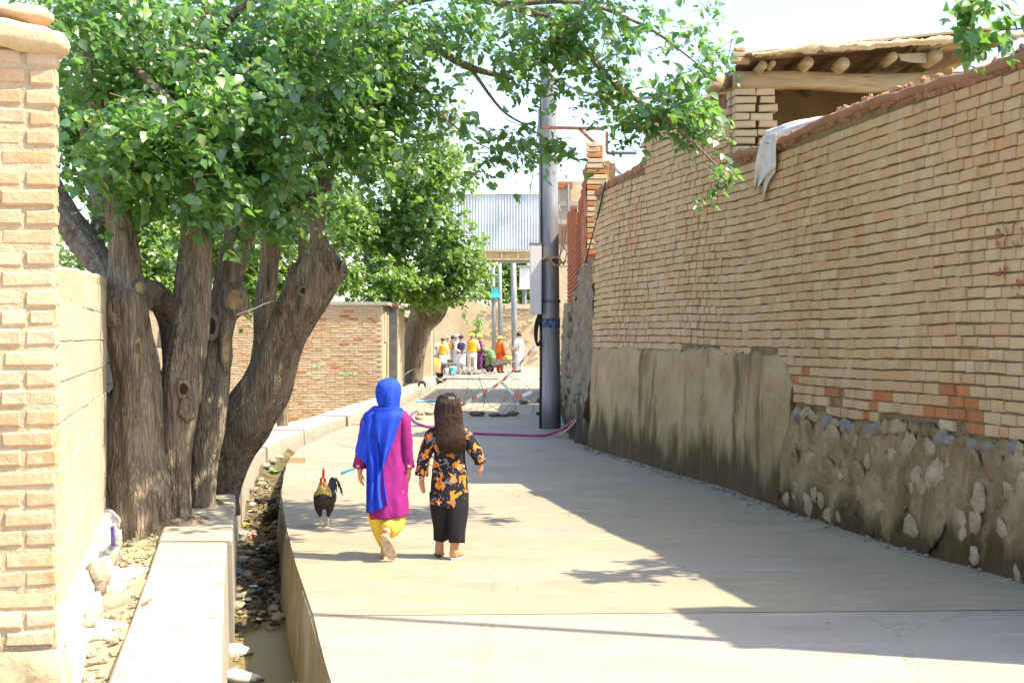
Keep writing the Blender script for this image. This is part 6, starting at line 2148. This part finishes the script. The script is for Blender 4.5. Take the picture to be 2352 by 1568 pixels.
# coil of razor wire
cw = MB()
xa, xb = P(948, 0, 30.5).x, P(1236, 0, 28.5).x
pts = []
turns = 11
for i in range(turns * 22 + 1):
    t = i / (turns * 22)
    a = 2 * math.pi * turns * t
    rr = .36 + .26 * noise.noise(VV((t * turns * 1.3, 2, 0))) + .06 * math.sin(a * 2.3)
    pts.append(VV((lerp(xa, xb, t) + .34 * noise.noise(VV((t * turns * 2.1, 7, 0))) + .20 * math.cos(a * .97 + 1.1) + .12 * math.sin(a * 1.9), lerp(30.5, 28.4, t) + rr * math.cos(a) * .9, .40 + .25 * noise.noise(VV((t * turns, 4, 4))) + rr * math.sin(a) * (1 + .3 * math.sin(a * 1.4)))))
for p in pts: p.z = max(p.z, .02)
cw.tube(pts, .0042, n=4, side=(.3, .2, 1), cap=False)
for i in range(0, len(pts) - 1, 3):
    p = pts[i]
    d = VV((random.uniform(-1, 1), random.uniform(-1, 1), random.uniform(-1, 1))).normalized() * .035
    cw.add([p - d, p + d, p + VV((0, .004, .012))], [(0, 1, 2)])
tag(cw.build('razor_wire', MAT['dark_steel'], smooth=False), 'loose coil of thin razor wire stretched across the lane beyond the walkers', 'wire')
# stones holding it down
sg = 'stones lying on the lane under the razor wire'
def road_stone(x0, x1, yb, h, mat, label):
    g = G((x0 + x1) / 2, yb)
    L = (x1 - x0) / F * g.y / 2
    hh = h / F * g.y / 2
    tag(stone('stone', MAT[mat], (g.x, g.y + L * .5, hh * .8), (L, L * .7, hh), 0, None, None, (0, 0, random.uniform(-.2, .2))), label, 'stone', sg)
road_stone(1080, 1114, 956, 14, 'brown_stone', 'largest dark brown stone on the lane, just right of the long haired girl')
road_stone(1122, 1147, 957, 10, 'brown_stone', 'flat dark brick-like stone in the middle of the row on the shaded lane')
road_stone(1145, 1167, 957, 7, 'brown_stone', 'lowest flat dark stone touching its neighbour in the row on the lane')
road_stone(1163, 1192, 955, 12, 'brown_stone', 'reddish brown stone with a pale stripe, right end of the row on the lane')
road_stone(1191, 1217, 928, 12, 'brown_stone', 'olive brown stone lying alone beyond the row under the sagging tape')
road_stone(1232, 1250, 925, 11, 'brown_stone', 'dark stone half hidden behind the street pole, upper one')
road_stone(1230, 1250, 953, 9, 'black', 'blackish flat stone half hidden behind the street pole, lower one')
road_stone(956, 972, 954, 9, 'stone', 'pale sunlit stone beside the loop of the magenta hose')
road_stone(974, 998, 953, 12, 'stone', 'tan sunlit stone to the left of the long haired girl')
road_stone(953, 970, 964, 11, 'stone', 'small tan stone lying inside the loop of the magenta hose')
g = G(683, 1062)
lb = MB().obox((g.x, g.y + .04, .033), (.098, .01, 0), (-.005, .05, 0), (0, 0, .032))
tag(lb.build('loose_brick', MAT['pier_brick']), 'single tan brick lying on the lane against the kerb', 'brick')

# ------------------------------------------------------------------ litter and stones in the ditch
MAT['ditch_rubble'] = earth_mat('dirty_rubble', (0.14, 0.11, 0.065), (0.27, 0.22, 0.14), (0.42, 0.36, 0.25), 9.0, 0.7, 0.02)
cg = 'small stones in the rubble of the drainage ditch'
def ditch(px, py, r, mat, name, label, cat, grp=None, z=-.56, sq=.55, crumple=.9):
    p = G(px, py, z)
    x = min(max(p.x, par_x(p.y) + .05), road_x(p.y) - .06)
    zb = max(bed_z(x, p.y), BED - .02 if p.y < 9 else -9)
    if name == 'stone':
        o = stone('stone', MAT[mat], (x, p.y, zb + r * sq * .6), (r, r * .85, r * sq), random.uniform(0, 3))
    else:
        b = MB().ell((x, p.y, zb + r * sq * .7), (r, r * .8, r * sq), 14, 9, crumple, px)
        o = b.build(name, MAT[mat])
    return tag(o, label, cat, grp)
for nm, c in (('litter_blue', (.13, .21, .38)), ('litter_red', (.30, .06, .045)), ('litter_white', (.72, .72, .75)), ('litter_green', (.12, .22, .08)), ('litter_lime', (.55, .60, .08)), ('litter_pink', (.65, .25, .25)), ('litter_black', (.045, .038, .028))):
    MAT[nm] = plain(nm, c, .85 if nm == 'litter_black' else .4, .15, 12, .2, spec=.1 if nm == 'litter_black' else .4)
ditch(544, 1322, .055, 'litter_blue', 'plastic_bag', 'crumpled pale blue plastic bag among the sunlit stones of the ditch', 'bag')
ditch(601, 1324, .045, 'litter_red', 'wrapper', 'red wrapper in the shaded half of the ditch', 'wrapper')
ditch(595, 1350, .04, 'litter_blue', 'wrapper', 'small blue wrapper at the edge of the shade in the ditch', 'wrapper')
ditch(527, 1404, .045, 'litter_blue', 'wrapper', 'bright blue scrap at the foot of the kerb in the ditch', 'wrapper')
ditch(663, 1543, .06, 'litter_white', 'plastic_bag', 'white plastic bag floating in the shaded water of the ditch', 'bag')
ditch(685, 1560, .045, 'litter_white', 'wrapper', 'small white scrap beside the lane in the shaded water', 'wrapper')
ditch(628, 1166, .08, 'litter_green', 'plastic_bag', 'green rag near the narrow far end of the ditch', 'rag')
ditch(564, 1248, .06, 'litter_lime', 'wrapper', 'lime yellow wrapper lying across the sunlit ditch', 'wrapper', sq=.3)
ditch(578, 1262, .055, 'litter_pink', 'wrapper', 'pink scrap of paper among the ditch rubble behind the cobbles', 'wrapper')
ditch(558, 1265, .05, 'litter_white', 'wrapper', 'crumpled white and red paper by the kerb in the ditch', 'wrapper')
ditch(610, 1210, .10, 'litter_black', 'plastic_bag', 'black plastic bag in the shaded part of the ditch beyond the stones', 'bag')
ditch(620, 1238, .09, 'litter_black', 'plastic_bag', 'second black plastic bag, nearer, against the lane side of the ditch', 'bag')
ditch(565, 1238, .07, 'litter_black', 'plastic_bag', 'flat black bag under the lime yellow wrapper', 'bag', sq=.3)
ditch(545, 1549, .15, 'white_stone', 'stone', 'long bleached stone lying in the ditch at the bottom of the picture', 'stone', sq=.4)
ditch(530, 1488, .12, 'white_stone', 'stone', 'big white stone against the kerb above the olive water', 'stone')
ditch(553, 1302, .08, 'stone', 'stone', 'largest sunlit cobble in the middle of the ditch rubble', 'stone')
ditch(640, 1412, .07, 'stone', 'stone', 'wedge of tan stone at the lane side of the shaded ditch', 'stone')
ditch(566, 1325, .075, 'stone', 'stone', 'round tan cobble right of the pale blue bag', 'stone')
for px, py, r in ((540, 1292, .05), (572, 1290, .05), (580, 1303, .045), (535, 1268, .05), (552, 1275, .05), (575, 1350, .06), (545, 1405, .06), (540, 1360, .06), (528, 1368, .05), (560, 1362, .05),
                  (585, 1180, .07), (600, 1165, .08), (590, 1150, .08), (575, 1200, .06), (612, 1150, .06), (600, 1185, .07), (583, 1165, .06), (606, 1135, .07), (533, 1520, .05), (523, 1530, .05), (540, 1567, .05), (632, 1300, .06), (636, 1340, .07), (640, 1360, .06), (630, 1390, .07), (620, 1275, .07), (645, 1320, .06)):
    ditch(px, py, r, random.choice(('stone', 'stone', 'rubble_wall', 'grey_stone')), 'stone', 'one of the small stones lying loose in the drainage ditch rubble', 'stone', cg)
mb = MB()
for i in range(800):
    y = random.uniform(10.7, 17.5) if i % 9 else random.uniform(8, 10.7)
    t = random.random() if y > 10.7 else .25 * random.random()
    x = lerp(par_x(y) + .03, road_x(y) - .03, t)
    s = random.uniform(.008, .03)
    mb.ell((x, y, bed_z(x, y) + s * .3), (s, s * random.uniform(.7, 1.3), s * .7), 6, 4, .6, i)
tag(mb.build('rubble', MAT['ditch_rubble']), 'fine stone rubble on the bed of the ditch', 'rubble', None, 'stuff')
for mname, n in (('litter_black', 150), ('litter_white', 12), ('litter_blue', 5)):
    mb = MB()
    for i in range(n):
        y = random.uniform(10.8, 16)
        x = lerp(par_x(y) + .05, road_x(y) - .04, random.random() ** (.5 if n > 100 else 1))
        s = random.uniform(.015, .05)
        mb.ell((x, y, bed_z(x, y) + s * .3), (s, s * random.uniform(.7, 1.3), s * .3), 7, 4, .9, i)
    tag(mb.build('litter', MAT[mname]), {'litter_black': 'dark wet rags and leaves matted', 'litter_white': 'tiny white paper scraps', 'litter_blue': 'tiny blue plastic scraps'}[mname] + ' in the rubble of the ditch', 'litter', None, 'stuff')
# dry leaves fallen on the lane
mb = MB()
for i in range(80):
    y = random.uniform(7, 20)
    x = random.uniform(road_x(y) + .05, wx(y) - .2) if random.random() < .7 else par_x(y) - random.random() * .4
    z = PZ + .014 if x < par_x(y) else .004
    s, a = random.uniform(.008, .022), random.uniform(0, 6.28)
    c, d = math.cos(a) * s, math.sin(a) * s
    mb.add([(x + c, y + d, z), (x - d * .5, y + c * .5, z + .006), (x - c, y - d, z + .002), (x + d * .5, y - c * .5, z + .008)], [(0, 1, 2, 3)])
tag(mb.build('fallen_leaves', plain('dry_leaf', (.42, .30, .06), .8, .3, 3, 0, coord='pos')), 'yellowed leaves and specks scattered over the lane and the kerb', 'leaves', None, 'stuff')
# blue smear of paint at the footing of the left wall
cl_ = thing('plastic_sheet', 'torn pale plastic sheet with a blue edge stuck to the footing of the left wall', 'sheet', (-3.0, 10.2, .2))
pz = [G(266, 1205, .42), G(268, 1250, .2), G(272, 1300, .04)]
mb = MB().tube([G(262, 1203, .46), G(265, 1230, .35), G(266, 1262, .22), G(270, 1300, .03)], [.012, .022, .03, .02], [.006] * 4, 8, (1, 0, 0))
mb.build('sheet', MAT['litter_white'], cl_, smooth=True)
mb = MB().tube([G(257, 1210, .44), G(259, 1245, .3), G(261, 1302, .04)], [.010, .014, .012], [.004] * 3, 6, (1, 0, 0))
mb.build('blue_edge', plain('blue_plastic', (.10, .07, .40), .5), cl_, smooth=True)

# ------------------------------------------------------------------ cloth over the right wall
MAT['white_scarf'] = cloth_mat('white_scarf', (.74, .72, .69), (.50, .50, .50))
sc = thing('white_cloth', 'white cloth draped over the top of the tan wall with one torn end hanging down', 'cloth', tuple(wall_pt(13.8, 3.5)))
D6 = lambda x, y: (1435.5 + x * .2198, 143.6 + y * .2198)
def wall_panel(rows, amp, ph, base=.035):
    L = smooth_path([D6(*r[0]) for r in rows], 6)
    R = smooth_path([D6(*r[1]) for r in rows], 6)
    def fn(u, v):
        t = v * (len(L) - 1)
        i = min(int(t), len(L) - 2)
        f = t - i
        a = (L[i] * (1 - f) + L[i + 1] * f) * (1 - u) + (R[i] * (1 - f) + R[i + 1] * f) * u
        p, _ = on_wall(a[0], a[1], base + amp * math.sin(u * 9 + ph + 2 * v) * (.4 + .6 * v))
        return p
    return MB().grid(fn, 26, 34)
wall_panel([((1425, 770), (1562, 742)), ((1392, 860), (1560, 880)), ((1362, 980), (1562, 1000)), ((1345, 1100), (1555, 1110)), ((1342, 1210), (1470, 1190)), ((1340, 1290), (1425, 1250)), ((1340, 1345), (1385, 1300))], .022, 0, .05).build('hanging_end', MAT['white_scarf'], sc, True, True, .003)
wall_panel([((1470, 1150), (1558, 1090)), ((1440, 1250), (1555, 1150)), ((1425, 1350), (1500, 1240)), ((1418, 1480), (1428, 1420))], .01, 1, .035).build('torn_end', MAT['white_scarf'], sc, True, True, .003)
pts = []
for t, py, r1, r2, o in ((0, 300, .04, .08, -.02), (.3, 292, .055, .10, -.12), (.6, 280, .05, .10, -.22), (.9, 270, .03, .07, -.30)):
    y = lerp(14.05, 13.05, t)
    p = wall_pt(y, wall_top(y) + .045 + .02 * t, o)
    pts.append((*p, r2, r1))
loft(pts, 22, 6, lambda t, a, p: 1 + .16 * math.sin(a * 5 + t * 4), (0, 0, 1)).build('bunched_part', MAT['white_scarf'], sc, True, True)

# ------------------------------------------------------------------ tools and gear of the workers
g = G(1152, 856)
wb = thing('wheelbarrow', 'grey steel wheelbarrow standing in front of the red-orange worker', 'wheelbarrow', (g.x, g.y - .3, 0))
y0 = g.y - .3
mb = MB()
def rr_(z, sx, sy, cx=0): return [(g.x + cx + sx * a, y0 + sy * b, z) for a, b in ((-1, -1), (1, -1), (1, 1), (-1, 1))]
V = rr_(.36, .22, .18) + rr_(.60, .44, .32, .02) + rr_(.60, .41, .29, .02) + rr_(.375, .20, .16)
Fc = [(3, 2, 1, 0), (12, 13, 14, 15)]
for s in (0, 4, 8):
    Fc += [(s + k, s + (k + 1) % 4, s + 4 + (k + 1) % 4, s + 4 + k) for k in range(4)]
mb.add(V, Fc)
MAT['barrow'] = plain('worn_grey_tray', (.26, .25, .23), .6, .2)
mb.build('tray', MAT['barrow'], wb)
for s in (-1, 1):
    MB().tube([(g.x - .55, y0 + s * .10, .20), (g.x, y0 + s * .2, .37), (g.x + .75, y0 + s * .26, .55)], .02, n=8, side=(0, 1, 0)).build('handle', MAT['dark_steel'], wb, smooth=True)
    MB().tube([(g.x + .18, y0 + s * .2, .38), (g.x + .26, y0 + s * .24, .0), (g.x + .42, y0 + s * .22, .44)], .018, n=8, side=(0, 1, 0)).build('leg', MAT['dark_steel'], wb, smooth=True)
wh = MB().tube([(g.x - .52, y0 - .04, .19), (g.x - .52, y0 + .04, .19)], .19, n=18, side=(1, 0, 0)).build('wheel', MAT['black'], wb)
MB().tube([(g.x - .52, y0 - .05, .19), (g.x - .52, y0 + .05, .19)], .09, n=14, side=(1, 0, 0)).build('rim', MAT['rust'], wh)
bg_ = P(1168, 825, y0)
tag(MB().ell((bg_.x, y0 + .05, bg_.z + .02), (.17, .14, .15), 14, 9, .4, 2).build('sack', plain('yellow_green_sack', (.42, .44, .08), .8), smooth=True), 'yellow green sack lying in the wheelbarrow', 'sack')
g = G(1040, 861)
ck = thing('water_cooler', 'teal plastic drum with a white lid beside the long mixing tray', 'cooler', (g.x, g.y, 0))
MAT['teal'] = plain('teal_plastic', (.02, .28, .30), .45, .1)
MB().tube([(g.x, g.y, 0), (g.x, g.y, .02), (g.x, g.y, .30)], [.12, .13, .155], n=18).build('drum', MAT['teal'], ck, smooth=True)
MB().tube([(g.x, g.y, .30), (g.x, g.y, .34), (g.x, g.y, .36)], [.165, .16, .10], n=18).build('lid', MAT['white_paint'], ck, smooth=True)
MB().box((g.x - .05, g.y - .165, .05), (g.x + .04, g.y - .135, .13)).build('tap', MAT['white_paint'], ck)
g = G(1027, 861)
bk1 = thing('bucket', 'white plastic bucket left of the teal drum', 'bucket', (g.x, g.y, 0))
MB().tube([(g.x, g.y, 0), (g.x, g.y, .28)], [.09, .115], n=16).build('pail', MAT['white_paint'], bk1, smooth=True)
MB().tube([(g.x - .11, g.y, .27), (g.x - .08, g.y, .36), (g.x + .08, g.y, .36), (g.x + .11, g.y, .27)], .006, n=6, side=(0, 1, 0)).build('handle', MAT['steel'], bk1, smooth=True)
g = G(960, 859)
bk2 = thing('bucket', 'black rubber bucket beside the bending worker at the tree trunk', 'bucket', (g.x, g.y, 0))
MB().tube([(g.x, g.y, 0), (g.x, g.y, .26)], [.10, .14], n=16).build('pail', MAT['black'], bk2, smooth=True)
MB().tube([(g.x - .13, g.y, .25), (g.x, g.y, .36), (g.x + .13, g.y, .25)], .006, n=6, side=(0, 1, 0)).build('handle', MAT['steel'], bk2, smooth=True)
a, b_ = P(1012, 836, 62), P(1050, 836, 62)
mt_ = thing('mixing_tray', 'long shallow grey mixing tray on trestles among the workers', 'tray', ((a.x + b_.x) / 2, 62, 0))
MB().box((a.x, 61.7, a.z - .02), (b_.x, 62.3, a.z + .05)).build('pan', MAT['steel'], mt_)
for x in (a.x + .08, b_.x - .08):
    MB().bar((x, 62, 0), (x, 62, a.z - .02), .05, .4, (0, 1, 0)).build('trestle', MAT['dark_wood'], mt_)
g = G(1012, 879)
tb_ = thing('rubber_tub', 'black rubber tub with crossed wire handles near the crouching worker', 'tub', (g.x, g.y, 0))
MB().tube([(g.x, g.y, 0), (g.x, g.y, .05), (g.x, g.y, .20)], [.14, .17, .22], n=20).build('tub', MAT['black'], tb_, smooth=True)
for s in (-1, 1):
    MB().tube([(g.x - s * .2, g.y - .2, .22), (g.x, g.y - .24, .12), (g.x + s * .18, g.y - .22, .0)], .010, n=6, side=(0, 1, 0)).build('wire', MAT['white_paint'], tb_, smooth=True)
g = G(969, 899)
tb2 = thing('tyre', 'old black tyre standing against the kerb behind the headscarf', 'tyre', (g.x, g.y, 0))
V, Fc = [], []
for i in range(20):
    a = 6.2832 * i / 20
    for k in range(8):
        c = 6.2832 * k / 8
        r = .13 + .045 * math.cos(c)
        V.append((g.x + r * math.cos(a) * .7, g.y + .06 * math.sin(c) + r * math.cos(a) * .3, .16 + r * math.sin(a)))
for i in range(20):
    for k in range(8):
        Fc.append((i * 8 + k, ((i + 1) % 20) * 8 + k, ((i + 1) % 20) * 8 + (k + 1) % 8, i * 8 + (k + 1) % 8))
obj('tread', V, Fc, MAT['black'], tb2, smooth=True)
mb = MB()
for i in range(120):
    g = G(random.uniform(1050, 1135), random.uniform(850, 860))
    s = random.uniform(.03, .11)
    mb.ell((g.x, g.y, s * .4), (s, s, s * .7), 7, 5, .6, i)
tag(mb.build('rubble', MAT['grey_stone']), 'broken stones scattered on the ground round the feet of the workers', 'rubble', None, 'stuff')
hb = G(995, 850)
tag(MB().ell((hb.x, hb.y + 3, .2), (1.1, .8, 1.05), 26, 16, .5, 3).build('earth_heap', MAT['grey_rubble'], smooth=True), 'dark heap of earth behind the bending worker', 'heap')
